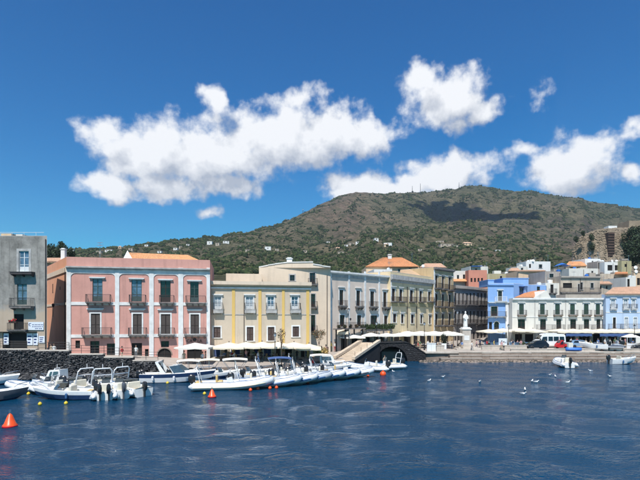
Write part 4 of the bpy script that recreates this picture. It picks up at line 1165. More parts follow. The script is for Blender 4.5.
# ================================================================== the town climbing the slope behind
def slope_house(name, label, x0, x1, ytop, D, mat, wins, ybase=None, depth=7, parapet=.2, roof=None, extra=None, cap=None):
    zb = Z(ybase, D) if ybase else max(2.5, Z(ytop, D) - 9)
    b = Bld(name, label, [(x0, D), (x1, D + .6)], zb, Z(ytop, D), mat, depth, parapet=0 if roof else parapet, capmat=cap)
    f = b.f[0]
    for q in wins:
        wx0, wy0, wx1, wy1 = q[:4]; k = q[4] if len(q) > 4 else 'glass'
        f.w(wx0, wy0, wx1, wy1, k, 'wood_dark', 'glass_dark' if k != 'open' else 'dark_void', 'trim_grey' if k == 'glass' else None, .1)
        if len(q) > 5: f.bal(wx0 - 1.5, wx1 + 1.5, wy1 + .4, dep=.8, br=2, rail='iron')
    if roof:
        b.tiles(P(x0 - 1, ytop, D - .3), P(x1 + 1, ytop, D - .3), P(x1 - roof[1], ytop - roof[0], D + depth * .6), P(x0 + roof[1], ytop - roof[0], D + depth * .6), roof[2])
    if extra: extra(b)
    rq = random.Random(int(x0 * 7 + ytop)); yt = ytop - (roof[0] * .4 if roof else 0)
    if not roof:
        for k in range(rq.randint(1, 2)):
            px = rq.uniform(x0 + 1.5, x1 - 1.5); MB().lathe([(.4, 0), (.45, .06), (.45, .75), (.2, .92)], 10).build('water_tank', rq.choice(['white_paint', 'tarp_blue', 'slab_grey']), b.root, b.loc((X(px, D + 2.5), D + 2.5, b.z1 - parapet)))
        px = rq.uniform(x0 + 1, x1 - 2); MB().cbox(0, 0, 0, rq.uniform(1, 2), 1.5, rq.uniform(.7, 1.3)).build('roof_box', rq.choice(['weathered_wall', 'white_wall', 'roof_cement']), b.root, b.loc((X(px, D + 3.5), D + 3.5, b.z1 - parapet)))
    b.aerial(rq.uniform(x0 + 1, x1 - 1), yt + .4, D + 1.5, rq.uniform(1.2, 2.2))
    dpp = MB().tube([(0, -.08, 0), (0, -.08, b.z1 - zb - .3)], .06, 5); f.part('drain_pipe', dpp, rq.choice(['iron_thin', 'slab_grey', 'white_paint']), f.len * rq.choice([.06, .5, .93]), zb)
    if x1 - x0 > 9 and not wins: f.w(x0 + 3, ytop + 3, x0 + 5, ytop + 6)
    b.done(); return b

slope_house('orange_roof_house', 'cream house under a broad orange tiled roof behind the yellow house', 366, 419, 266.8, 128, 'apricot_wall', [(398, 269, 401, 271.5), (409, 268, 411.5, 271.5), (388, 270, 391, 273)], depth=9, roof=(9.2, 17, 'terracotta_orange'),
            extra=lambda b: (b.chimney(389.6, 254.5, 262, 133, 1.0), b.aerial(412, 262, 131, 2.5)))
slope_house('low_white_house', 'low white block with dark windows under the orange roof', 374, 392, 269.5, 121, 'bright_white_wall', [(378, 272, 380, 274.5, 'open'), (384, 272, 386, 275, 'open')])
slope_house('small_tiled_house', 'small cream house with low tiled roof over the ochre house', 420, 446, 267.5, 136, 'weathered_wall', [(425, 269, 427, 271), (436, 269, 438, 271)], roof=(4, 5, 'terracotta_pale'), extra=lambda b: b.dish(423, 266, 134, .42))
slope_house('rooftop_house', 'white house with a blue tarpaulin shade above the salmon house', 470, 488, 266.5, 148, 'white_wall', [(475, 268.5, 477, 271)], extra=lambda b: MB().box(0, 3.2, 0, 2, 0, .15).build('shade_sheet', 'tarp_blue', b.root, b.loc((X(472, 146.5), 146.5, Z(266.3, 146.5)))))
slope_house('olive_roof_house', 'olive flat roofed house between salmon and blue houses', 487, 513, 273.8, 136, 'olive_wall', [(500, 276, 502, 279)], parapet=.15, cap='roof_cement')
slope_house('dark_window_house', 'small cream house with dark loggia beside the olive roof', 509, 520, 271, 142, 'weathered_wall', [(511, 273, 517, 276.5, 'open')], roof=(3, 2, 'terracotta_pale'))
slope_house('apricot_house', 'plain apricot house above the blue house', 518.5, 545, 271, 125, 'apricot_wall', [(540, 275, 542, 278)], roof=(0.8, 1, 'terracotta_pale'))
slope_house('gleaming_white_house', 'bright white block house crowning the slope over the apricot house', 526, 550.5, 261.5, 168, 'bright_white_wall', [(529, 264, 531, 268, 'open'), (539, 264.5, 542, 268)], extra=lambda b: (b.dish(533, 260.6, 168, .42), b.aerial(548, 261, 170)))
slope_house('white_annex', 'white stepped annex house with roof terrace in front of the gleaming block', 517, 528, 266.5, 160, 'white_wall', [(521, 268, 523, 270)])
slope_house('grey_brown_house', 'grey brown house with one dark window above the white house roof', 545, 560.5, 271.5, 116, 'grey_wall', [(549.3, 273.7, 553.6, 278)], parapet=.15, cap='slab_grey')
slope_house('ledge_house', 'cream house with dark balcony doors under the grey brown house', 545.5, 561, 283, 113, 'white_wall', [(550.5, 284.5, 553.5, 293, 'open', 1)], parapet=.0)
def weathered(b):
    f = b.f[0]
    f.bal(560, 599, 292.6, dep=.9, br=6, rail='iron', slab='slab_grey', th=.25)
    f.band('cornice', 'roof_cement', 276.2, 277.6, 560.5, .4)
slope_house('weathered_house', 'long weathered cream house with running balcony behind the white house', 560.5, 600, 276.3, 113, 'weathered_wall', [(563, 283, 572, 288, 'open'), (580.5, 282.5, 582.6, 289.5), (590.5, 283, 593.5, 288), (578, 284, 579.5, 292)], extra=weathered)
slope_house('red_roof_house', 'low house with dark red tiled roof on the upper slope', 566, 586, 266, 150, 'weathered_wall', [(570, 267, 574, 269.5, 'open'), (577, 267, 581, 269.5, 'open')], roof=(4.5, 3, 'terracotta'))
slope_house('white_cube_house', 'white cube house with a tall blank front below the castle', 585, 600.5, 258.8, 152, 'bright_white_wall', [(592, 261, 593, 262.5)], extra=lambda b: b.aerial(590, 259, 154))
slope_house('long_white_house', 'long low white house under the white cube house', 569, 598, 268.5, 143, 'white_wall', [(591.5, 271, 593, 273)])
slope_house('terrace_room_house', 'grey rendered rooftop room with a dark doorway beside the white cube', 597.5, 604.5, 261.5, 148, 'grey_wall', [(598.3, 262.7, 602, 269, 'open')])
slope_house('twin_window_house', 'white house with two large dark windows below the castle', 604.5, 621.5, 262.2, 146, 'bright_white_wall', [(607.5, 265, 612.5, 270.5, 'open'), (614.8, 265.2, 618.3, 270.3, 'open')], extra=lambda b: (b.dish(612, 261, 148, .4), b.dish(616.5, 261, 148, .38)))
slope_house('ochre_block_house', 'plain ochre block at the end of the twin window house', 621.6, 631.5, 261, 145, 'olive_wall', [])
slope_house('loggia_house', 'cream house with orange tiled lean-to roof and small openings', 600, 628, 274, 124, 'weathered_wall', [(608, 278.5, 610, 281.5, 'open'), (614, 277.5, 615.5, 283, 'open'), (626, 278, 627.8, 284, 'open')], extra=lambda b: b.tiles(P(614.5, 273.9, 123.2), P(628, 273.9, 123.2), P(627.5, 272, 126), P(615.5, 272, 126), 'terracotta_orange'))
slope_house('lower_cream_house', 'low cream house front under the orange lean-to', 597, 612, 284, 114, 'weathered_wall', [(600, 286, 601.5, 289, 'open'), (606, 286, 607.5, 289, 'open')], roof=(2.5, 3, 'terracotta_pale'))
slope_house('white_door_house', 'white house with tall dark doorway near the castle trees', 626, 636, 277.5, 117, 'white_wall', [(627.3, 279, 629.8, 287, 'open')])
slope_house('edge_house', 'pale house with railing terrace below the castle trees', 634, 668, 273.5, 121, 'apricot_wall', [(637, 278, 640, 285, 'open'), (648, 277, 652, 283)], extra=lambda b: (b.dish(635.5, 267.5, 122, .45), b.dish(636, 271.5, 121, .42)))
# blue tarpaulin canopy on posts
def tarp():
    t = thing('blue_tarpaulin', 'bright blue tarpaulin stretched over a roof terrace', 'tarpaulin', P(561.5, 270.5, 147))
    c = MB(); n = 7; W, Dp = 3.6, 3.0; rings = []
    for i in range(n):
        a = -1 + 2 * i / (n - 1); rings.append([(a * W / 2, b * Dp / 2, 1.5 + .8 * (1 - a * a) * (1 - b * b * .6) - .15 * abs(a)) for b in np.linspace(-1, 1, 6)])
    c.loft(rings, closed=False); sk = [[(p[0], p[1], p[2] - .05) for p in r_] for r_ in rings]; c.loft(sk, closed=False); c.build('sheet', 'tarp_blue', t, smooth='all')
    for sx in (-1, 1):
        for sy in (-1, 1): MB().tube([(sx * W / 2, sy * Dp / 2, -2.5), (sx * W / 2, sy * Dp / 2, 1.4)], .05, 5).build('post', 'iron', t)
tarp()

# --- castle wall on its rock
def castle():
    D = 240.; b0 = P(606, 262, D); w = thing('castle_wall', 'brown stone castle wall with a dark gateway recess above the town', 'castle wall', (b0.x, b0.y, 0))
    stone_mat('castle_stone', (.25, .19, .135), (.36, .285, .205), .3, .95, .8, .35)
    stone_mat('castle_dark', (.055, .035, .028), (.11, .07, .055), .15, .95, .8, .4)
    def rel(px, py, d): p = P(px, py, d); return (p.x - b0.x, p.y - b0.y, p.z)
    prof = [(571, 262, 250), (574, 246, 248), (578, 238.5, 246), (584, 234.5, 244), (592, 231, 242), (600, 229.2, 240), (607.6, 228.3, 238.5), (608, 228.2, 238.5), (615, 228, 238), (622, 227.8, 238), (632, 227.5, 239), (645, 227, 240), (670, 226, 243)]
    q = random.Random(4); rows = 18; rings = []
    xs = np.linspace(571, 670, 100)
    tp = [np.interp(xs, [p[0] for p in prof], [p[k] for p in prof]) for k in (1, 2)]
    for i, px in enumerate(xs):
        ring = []
        for j in range(rows + 1):
            t = j / rows; py = 285 + (tp[0][i] - 285) * t; d = tp[1][i] - 5 * (1 - t) + 1.6 * (fbm(np.array([px / 2.2]), np.array([t * 9]), 4)[0] - .5) * (1.4 - t)
            ring.append(rel(px + .5 * (q.random() - .5), py + (.9 * (q.random() - .5) if 0 < j < rows else (q.random() - .5) * 1.0), d))
        ring.append(rel(px + 3, tp[0][i] + .2, tp[1][i] + 14)); rings.append(ring)
    m = MB(); m.loft(rings, closed=False); m.build('rock_face', 'castle_stone', w)
    # courses of rough blocks on the face
    st = MB(); k = 0
    for i in range(2600):
        px = q.uniform(573, 645); t = q.uniform(.2, .985); ty = float(np.interp(px, xs, tp[0])); td = float(np.interp(px, xs, tp[1])); k += 1
        if 607.5 < px < 615.5: continue
        r = q.uniform(.18, .5); p = rel(px, 285 + (ty - 285) * t, td - 5 * (1 - t) - .0); st.blob(p, (r * 1.5, .2, r * .8), k, 0, .3)
    o = st.build('wall_blocks', 'castle_stone', w); o['kind'] = 'stuff'
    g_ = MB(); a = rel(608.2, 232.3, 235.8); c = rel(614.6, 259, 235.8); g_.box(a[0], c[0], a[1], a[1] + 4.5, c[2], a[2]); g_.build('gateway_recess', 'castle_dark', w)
    for i in range(9):
        y = 234 + i * 2.7; a = rel(608.2, y, 235.7); c = rel(614.6, y + .5, 235.7); MB().box(a[0], c[0], a[1] - .15, a[1], c[2], a[2]).build('plank', 'wood_brown', w)
    a = rel(608.5, 225.8, 239); c = rel(617, 228.3, 239); MB().box(a[0], c[0], a[1], a[1] + 4, c[2], a[2]).build('white_hut', 'bright_white_wall', w)
    a = rel(629, 220.5, 240); c = rel(670, 228, 240); MB().box(a[0], c[0], a[1], a[1] + 9, c[2], a[2]).build('rampart', 'castle_stone', w)
castle()

# ------------------------------------------------------------------ trees
def leaf_crown(b, lobes, n, size, seed):
    q = random.Random(seed); tot = sum(l[3] ** 2 for l in lobes)
    for cx, cy, cz, r, *fl in lobes:
        f = fl[0] if fl else 1.
        for i in range(int(n * r * r / tot)):
            v = Vector((q.gauss(0, 1), q.gauss(0, 1), q.gauss(0, 1))).normalized() * r * (q.random() ** .4) * (1 + .25 * (q.random() - .5))
            c = Vector((cx + v.x, cy + v.y, cz + v.z * f))
            s = size * q.uniform(.6, 1.5); a = Vector((q.gauss(0, 1), q.gauss(0, 1), q.gauss(0, 1))).normalized(); d = a.orthogonal().normalized()
            e = a.cross(d)
            b.add([c + d * s, c + e * s * .6, c - d * s, c - e * s * .6 + a * s * .4], [(0, 1, 2, 3)], 0 if q.random() < .7 else 1)
def tree(name, label, loc, h, lobes, n, size, seed, mats=('leaf_dark', 'leaf_mid'), tr=.12, trunk_h=None, cat='tree', group=None):
    t = thing(name, label, cat, loc, 0, group); q = random.Random(seed)
    b = MB(); th = trunk_h or h * .55
    b.tube([(0, 0, -.4), (tr * .3, 0, th * .5), (0, tr * .3, th)], [tr, tr * .8, tr * .5], 7)
    for l in lobes: b.tube([(0, 0, th * q.uniform(.55, .85)), ((l[0]) * .5, l[1] * .5, (th + l[2]) / 2), (l[0], l[1], l[2])], [tr * .45, tr * .3, tr * .12], 5)
    b.build('trunk', 'bark', t, smooth='all')
    c = MB(); leaf_crown(c, lobes, n, size, seed); c.build('crown', list(mats), t)
    return t
p = P(637, 262, 200); tree('castle_tree', 'dark evergreen tree with broad crown at the castle wall foot', (p.x, p.y, p.z), 13,
     [(0, 0, 5, 4.2), (-3.2, -1, 3.2, 3.2), (-3.6, 0, 6.4, 2.6), (1.5, 0, 8.4, 3.4), (4, 0, 5, 4), (-1, 1, 1, 3.2), (5, 0, 9, 3.2)], 6000, .34, 3, tr=.4)
p = P(634, 238, 232); tree('rampart_tree', 'dark bushy tree leaning out over the castle wall top', (p.x, p.y, p.z), 8, [(0, 0, 1.2, 3.2), (2.6, 0, 3.0, 3.2), (-1.2, -.5, 3.4, 2.2), (4.5, 0, 0, 3)], 3600, .32, 4, tr=.3)
for i, (px, py, r) in enumerate(((624.3, 236.5, 1.8), (627.8, 240, 1.2), (591.5, 237, 1.3), (592, 246, 1.5), (583, 233, 1.0), (576, 238.8, 1.2))):
    p = P(px, py, 234.5 if px > 600 else 239); c = MB(); leaf_crown(c, [(0, 0, 0, r, 1.3), (.2, -.4, -r * .9, r * .6)], 420, .24, 30 + i); t = thing('wall_shrub', ['dark shrub hanging high on the castle wall between gateway and trees', 'small shrub low beside the hanging castle shrub', 'green shrub sprouting near the top of the castle wall', 'trailing shrub halfway down the castle wall', 'tuft of brush on the castle wall shoulder', 'bush on the sloping end of the castle wall'][i], 'shrub', p)
    c.build('foliage', ['leaf_dark', 'leaf_mid'], t); MB().tube([(0, .8, -r), (0, 0, 0)], [.1, .04], 5).build('stem', 'bark', t)
p = P(60.5, 254.5, 120); tree('alley_pine', 'dark pine rising over the roofs of the alley', (p.x, p.y, Z(262, 120)), 6, [(0, 0, 2.6, 1.5), (.4, 0, 3.8, 1.1), (-.8, 0, 1.8, 1.2), (.1, 0, 4.6, .6)], 1500, .18, 6, tr=.16, trunk_h=3.5)
for i, (px, py, D, r) in enumerate(((46.5, 252.5, 130, 2.2), (53, 252, 135, 1.8), (51, 249, 140, 1.6), (69, 252, 145, 1.6))):
    p = P(px, py, D); tree('alley_tree', ['round dark tree beside the grey house roof', 'dark tree between grey house and pine', 'tall dark tree behind the alley trees', 'small dark tree behind the alley chimney'][i], (p.x, p.y, p.z - 2.4), 5, [(0, 0, 2.4, r), (r * .6, 0, 1.8, r * .7), (-r * .6, .3, 2.6, r * .6)], 900, .2, 50 + i, tr=.15)

# ------------------------------------------------------------------ scattered hillside houses
def hill_house(name, label, px, py, w, h, d, mat, rz, group, roof=None):
    p = hit(px, py); t = thing(name, label, 'house', (p.x, p.y, p.z - .6), rz, group)
    W, Dp, Hh = w * p.y / F, d * p.y / F, h * p.y / F + .6
    MB().box(-W / 2, W / 2, -Dp / 2, Dp / 2, -1.5, Hh).build('wall', mat, t)
    if roof:
        b = MB(); e = .4; b.add([(-W / 2 - e, -Dp / 2 - e, Hh), (W / 2 + e, -Dp / 2 - e, Hh), (W / 2 + e, Dp / 2 + e, Hh), (-W / 2 - e, Dp / 2 + e, Hh), (-W / 2 + 1, 0, Hh + Dp * .28), (W / 2 - 1, 0, Hh + Dp * .28)], [(0, 1, 5, 4), (1, 2, 5), (2, 3, 4, 5), (3, 0, 4), (3, 2, 1, 0)]); b.build('roof', roof, t)
    else: MB().box(-W / 2 - .15, W / 2 + .15, -Dp / 2 - .15, Dp / 2 + .15, Hh + .003, Hh + .35).build('roof', 'roof_cement', t)
    n = max(1, int(W / 4.5))
    for i in range(n):
        x = -W / 2 + W * (i + .5) / n; o = MB().box(-.6, .6, -.12, .02, 0, 1.3); wn = o.build('window', 'wood_dark', t, (x, -Dp / 2, Hh * .38)); 
GH = 'scattered houses on the hillside'
HS = [(72, 252, 5, 2.5, 0), (84, 249.5, 4, 1.6, 0), (100, 253.5, 6, 2, 2), (110, 252, 8, 1.8, 0), (131, 250.5, 4, 1.8, 2), (147, 246.5, 3.5, 1.6, 0), (176, 250, 4, 1.6, 0), (181, 248.3, 3, 1.6, 2), (210, 244.5, 5, 2.8, 0), (218, 245.5, 4, 2, 2), (226, 243, 6, 1.6, 0), (188, 246, 3, 1.5, 0), (240, 247.5, 3, 1.5, 2),
      (268, 250, 6, 3, 0), (277, 251.5, 3.5, 2, 2), (328, 243.5, 3.5, 1.5, 0), (338, 250, 5, 1.5, 1), (346, 246.5, 4, 1.4, 0), (351, 245, 6, 1.3, 2), (358, 243.5, 4, 1.5, 0), (341, 254, 6, 1.6, 2), (376, 240.5, 4, 2, 0), (388, 245.5, 8, 2.2, 0), (386, 246.5, 4, 1.5, 1), (440, 243.5, 8, 2, 2), (446, 246.5, 14, 1.8, 2), (467, 245.5, 8, 2, 1), (455, 247.5, 5, 1.6, 2), (480, 250, 7, 1.8, 2), (420, 251, 4, 1.5, 2), (497, 252, 5, 1.6, 0), (305, 252.5, 4, 1.6, 2), (248, 252, 5, 1.8, 2), (160, 253, 4, 1.6, 0), (120, 248.5, 3, 1.5, 1)]
for i, (px, py, w, h, k) in enumerate(HS):
    hill_house('hill_house', ['small white house set among the scrub of the hillside', 'small cream house with tiled roof among the hillside scrub', 'low stone coloured house among the hillside terraces'][k], px, py, w, h, 2.6 + w * .3, ['bright_white_wall', 'apricot_wall', 'weathered_wall'][k], rnd.uniform(-.35, .35), GH, 'terracotta_pale' if k == 1 else None)

# masts along the ridge
def mast(label, px, ytop, ybase, D):
    p = P(px, ybase, D); t = thing('radio_mast', label, 'mast', p); hh = (ybase - ytop) * D / F
    b = MB(); r = .9
    for k in range(3):
        a = k * 2.094; b.tube([(r * math.cos(a), r * math.sin(a), -6), (.25 * math.cos(a), .25 * math.sin(a), hh)], .32, 4)
    for i in range(8):
        z = hh * i / 8; q = r + (.25 - r) * i / 8; pts = [(q * math.cos(a), q * math.sin(a), z) for a in (0, 2.094, 4.189, 0)]; b.tube(pts, .12, 4)
    b.build('lattice', 'iron_thin', t); MB().lathe([(.5, 0), (1.3, .3), (1.3, 1.2), (.4, 1.5)], 8).build('antenna_drum', 'alu_white', t, (0, -.6, hh * .8))
mast('thin lattice mast on the crest, shorter of the close pair', 412.3, 186, 193.5, 1650)
mast('tall lattice mast on the crest, taller of the close pair', 420.4, 183.5, 193.5, 1650)
mast('lone slim mast near the summit', 459, 182.5, 189, 1700)
mast('mast standing alone low on the bare shoulder of the mountain', 303, 209, 214.5, 1250)

# fair-weather cloud over the mountain; its shadow falls into the ravine
def cloud():
    tgt = P(470, 219, 1290); base = tgt + sundir * 1150; t = thing('cloud', 'white cumulus cloud high over the mountain', 'cloud', base)
    q = random.Random(12); b = MB()
    for i in range(130):
        a, r = q.uniform(0, 6.283), q.random() ** .6
        b.blob((125 * r * math.cos(a), 215 * r * math.sin(a) - .75 * 125 * r * math.cos(a), q.uniform(-10, 35) * (1 - r * .6)), q.uniform(18, 46) * (1.15 - .5 * r), 500 + i, 0, .12)
    b.build('cloud_puffs', 'cloud_white', t, smooth='all')
plain('cloud_white', (.85, .85, .86), .95, var=.02, scale=.01)
cloud()

# clear sea air: thin haze round the whole place
def haze():
    m = bpy.data.materials.new('sea_air'); m.use_nodes = True; nt = m.node_tree; nt.nodes.clear(); g = NT(nt)
    v = g.n('ShaderNodeVolumePrincipled'); v.inputs['Color'].default_value = (.80, .88, 1, 1); v.inputs['Density'].default_value = .0001; v.inputs['Anisotropy'].default_value = .2
    o = g.n('ShaderNodeOutputMaterial'); g.link(v.outputs[0], o.inputs['Volume'])
    tag(MB().box(-8200, 8200, -60, 2750, -6, 520).build('haze', m), 'thin pale sea haze', 'haze', kind='stuff')
haze()

# ================================================================== boats (bow along +x, waterline z = 0)
def hull_parts(b_, L, B, fb, dr, cockpit=(.05, .6), hull='white_gel', bottom='navy_gel', deck='white_gel', floor='cream_gel', stripe=None):
    n = 14; rings = []; inner = []
    for i in range(n + 1):
        t = i / n
        hb = B / 2 * (1 - max(0, (t - .42) / .58) ** 2.3) * (.9 + .1 * min(1, t / .3)); hb = max(hb, .03)
        sh = fb * (1 + .38 * t * t); k = -dr * (1 - t ** 4) + sh * .55 * t ** 6
        x = -L / 2 + L * t; xs = x + .06 * L * t ** 4; xk = x - .05 * L * t ** 3
        ch = hb * (.86 - .35 * t ** 3); cz = .03 + .35 * sh * t ** 3
        half = [(xk, 0, k), (x, ch, cz), (x + (xs - x) * .5, hb * .96, cz + (sh - cz) * .55), (xs, hb, sh)]
        rings.append([(p[0], -p[1], p[2]) for p in half[::-1]] + half[1:])
        cp = cockpit[0] < t < cockpit[1]
        fl = min(.22, sh * .5) if cp else sh + .05
        ib = max(.01, hb - .14)
        inner.append([(xs, -hb, sh + .002), (xs, -ib, sh + .03), (xs, -ib * .97, fl), (xs, 0, fl + (0 if cp else .07)), (xs, ib * .97, fl), (xs, ib, sh + .03), (xs, hb, sh + .002)])
    h = MB(); h.loft(rings, closed=False); m = 6
    for i in range(n):
        for j in range(m): h.m[i * m + j] = 1 if j in (2, 3) else (2 if stripe and j in (1, 4) else 0)
    h.add(rings[0], [tuple(range(7))])
    h.build('hull', [hull, bottom, stripe or hull], b_, smooth=True)
    d = MB(); d.loft(inner, closed=False)
    for i in range(n):
        for j in range(6): d.m[i * 6 + j] = 1 if (cockpit[0] < (i + .5) / n < cockpit[1] and j in (2, 3)) else 0
    d.build('deck', [deck, floor], b_, smooth=True)

def outboard(b_, x, y, z, s=1., cowl='engine_black'):
    o = link('outboard_motor', None, b_, (x, y, z)); 
    c = MB(); prof = [(-.20, .16, .28, .16), (-.02, .30, .34, .17), (.22, .33, .36, .18), (.42, .28, .30, .15), (.50, .16, .16, .08)]
    rings = []
    for zz, a, bb, w in prof:
        rings.append([(s * q, s * r_, s * (zz + .15)) for q, r_ in ((bb * .8 - .15, w * .7), (bb - .15, w * .3), (bb - .15, -w * .3), (bb * .8 - .15, -w * .7), (-a * .6 - .15, -w), (-a * 1.05 - .15, -w * .5), (-a * 1.05 - .15, w * .5), (-a * .6 - .15, w))])
    c.loft(rings); c.build('cowling', cowl, o, smooth=True)
    l = MB(); l.loft([[(s * q, s * r_, s * zz) for q, r_ in ((.0, .07), (.0, -.07), (-.22, -.05), (-.22, .05))] for zz in (.05, -.5, -.95)]); l.box(-.45 * s, .12 * s, -.05 * s, .05 * s, -.95 * s, -.85 * s).box(-.3 * s, .22 * s, -.09 * s, .09 * s, .02 * s, .07 * s); l.build('drive_leg', cowl, o)
    return o

def console(b_, x, w=.75, h=.75, z=.25, glass='screen_glass', seat='cream_gel'):
    c = MB(); c.loft([[(x - .35, -w / 2, z), (x + .45, -w / 2, z), (x + .45, w / 2, z), (x - .35, w / 2, z)], [(x - .3, -w / 2, z + h * .8), (x + .2, -w / 2 + .04, z + h), (x + .2, w / 2 - .04, z + h), (x - .3, w / 2, z + h * .8)]]); c.build('console', 'white_gel', b_)
    g_ = MB(); g_.loft([[(x + .22, -w / 2 + .03, z + h), (x + .25, -w / 2 + .03, z + h), (x + .25, w / 2 - .03, z + h), (x + .22, w / 2 - .03, z + h)], [(x + .02, -w / 2 + .1, z + h + .38), (x + .05, -w / 2 + .1, z + h + .38), (x + .05, w / 2 - .1, z + h + .38), (x + .02, w / 2 - .1, z + h + .38)]]); g_.build('windscreen', 'screen_glass', b_)
    MB().rbox(x - 1.25, x - .7, -w / 2, w / 2, z, z + .5, .06).rbox(x - 1.4, x - 1.2, -w / 2, w / 2, z, z + .95, .06).build('helm_seat', seat, b_)
    t = np.linspace(0, 2 * math.pi, 13); MB().tube([(x - .42, .17 * math.cos(q), z + h * .85 + .17 * math.sin(q)) for q in t], .02, 5).build('steering_wheel', 'black_rubber', b_)

def arch_frame(b_, x, w, z0, h, rake=.45, mat='alu_white', r=.045, name='radar_arch'):
    a = MB(); a.tube([(x, -w / 2, z0), (x - rake * .8, -w / 2 + .06, z0 + h * .85), (x - rake, -w / 2 + .25, z0 + h), (x - rake, w / 2 - .25, z0 + h), (x - rake * .8, w / 2 - .06, z0 + h * .85), (x, w / 2, z0)], r, 6)
    a.tube([(x - rake * .55, -w / 2 + .05, z0 + h * .6), (x - rake * .55, w / 2 - .05, z0 + h * .6)], r * .6, 5).tube([(x - rake, 0, z0 + h), (x - rake, 0, z0 + h + .35)], r * .5, 5)
    a.build(name, mat, b_)

def bimini(b_, x0, x1, w, z, mat='awning_white', z0=.6):
    c = MB(); n = 6; rings = []
    for i in range(n + 1):
        t = i / n; xx = x0 + (x1 - x0) * t; rings.append([(xx, y * w / 2, z - .10 * (2 * t - 1) ** 2 - .12 * y * y) for y in np.linspace(-1, 1, 7)])
    c.loft(rings, closed=False); c.loft([[(p[0], p[1], p[2] - .04) for p in r_] for r_ in rings], closed=False); c.build('bimini_top', mat, b_, smooth='all')
    f = MB()
    for xx in (x0, (x0 + x1) / 2, x1): f.tube([((x0 + x1) / 2 + (xx - (x0 + x1) / 2) * .25, -w / 2, z0), (xx, -w / 2, z - .2), (xx, w / 2, z - .2), ((x0 + x1) / 2 + (xx - (x0 + x1) / 2) * .25, w / 2, z0)], .022, 5)
    f.build('bimini_frame', 'steel', b_)

BG = 'boats moored along the quay'
def rib(label, px, py, rz, L=6.5, B=2.5, tube='tube_white', z=0, arch=True, bim=None, eng='engine_black', twin=False, cone='tube_grey', cushions='cream_gel', pos=None, grab=True, group=BG):
    p = pos or G(px, py); b = thing('inflatable_boat', label, 'boat', (p.x, p.y, z), rz, group); b.scale = (1.1, 1.1, 1.28)
    r = B * .125; path = []; rad = []
    yb = B / 2 - r; n = 22
    for i in range(n + 1):
        t = i / n
        if t < .32: q = t / .32; x = -L / 2 + .62 * L * q; y = -yb
        elif t > .68: q = (1 - t) / .32; x = -L / 2 + .62 * L * q; y = yb
        else:
            a = (t - .32) / .36 * math.pi; x = -L / 2 + .62 * L + (.38 * L - r) * math.sin(a) ** .9; y = -yb * (abs(math.cos(a)) ** .85) * (1 if a < math.pi / 2 else -1)
        xr = (x + L / 2) / L; path.append((x, y, .34 + .52 * max(0, xr - .42) ** 1.6 * 2.0)); rad.append(r * (.92 if 0 < i < n else .92))
    path = [(path[0][0] - .42, path[0][1], path[0][2])] + path + [(path[-1][0] - .42, path[-1][1], path[-1][2])]; rad = [r * .25] + rad + [r * .25]
    tb = MB(); tb.tube(path, rad, 10); o = tb.build('inflatable_tube', tube, b, smooth='all')
    rub = MB(); rub.tube([(q[0] + (0 if abs(q[1]) > .2 else r * .95), q[1] * (1 + r / (abs(yb))), q[2] - .06) for q in path[1:-1]], .085, 6); rub.build('strake_shade_band', cone, o)  # strake widened; on the quay row its blue also paints the tubes' shaded underside
    if grab:
        gl = MB(); pts = path[2:-2]
        gl.tube([(q[0], q[1] * (1 + .3 * r / yb), q[2] + r * 1.02 + .03 * math.sin(i * 2.6)) for i, q in enumerate(pts)], .022, 4); gl.build('grab_line', 'blue_gel', o)
    h = MB(); rings = []
    for i in range(11):
        t = i / 10; hb = (yb) * (1 - max(0, (t - .55) / .45) ** 2) + .02; x = -L / 2 + L * .94 * t; k = -.32 * (1 - t ** 3) + .45 * t ** 5
        rings.append([(x, -hb, .24 + .3 * max(0, t - .5) ** 1.5), (x, 0, k), (x, hb, .24 + .3 * max(0, t - .5) ** 1.5), (x, 0, .24 + .3 * max(0, t - .5) ** 1.5)])
    h.loft(rings); h.build('hull', 'white_gel', b)
    MB().box(-L / 2 - .02, -L / 2 + .12, -yb + r * .8, yb - r * .8, .0, .62).build('transom', 'white_gel', b)
    console(b, -L * .06, .8, .8, .24, seat=cushions)
    MB().rbox(L * .14, L * .32, -yb * .55, yb * .55, .26, .62, .06).build('bow_cushion', cushions, b)
    MB().rbox(-L / 2 + .15, -L / 2 + .75, -yb * .75, yb * .75, .26, .66, .06).build('stern_bench', cushions, b)
    if arch: arch_frame(b, -L / 2 + .75, B * .72, .35, 1.55)
    if bim: bimini(b, -L * .32, L * .12, B * .8, 2.0, bim)
    for yy in ((-.35, .35) if twin else (0,)): outboard(b, -L / 2 - .06, yy, .62, 1.0, eng)
    return b
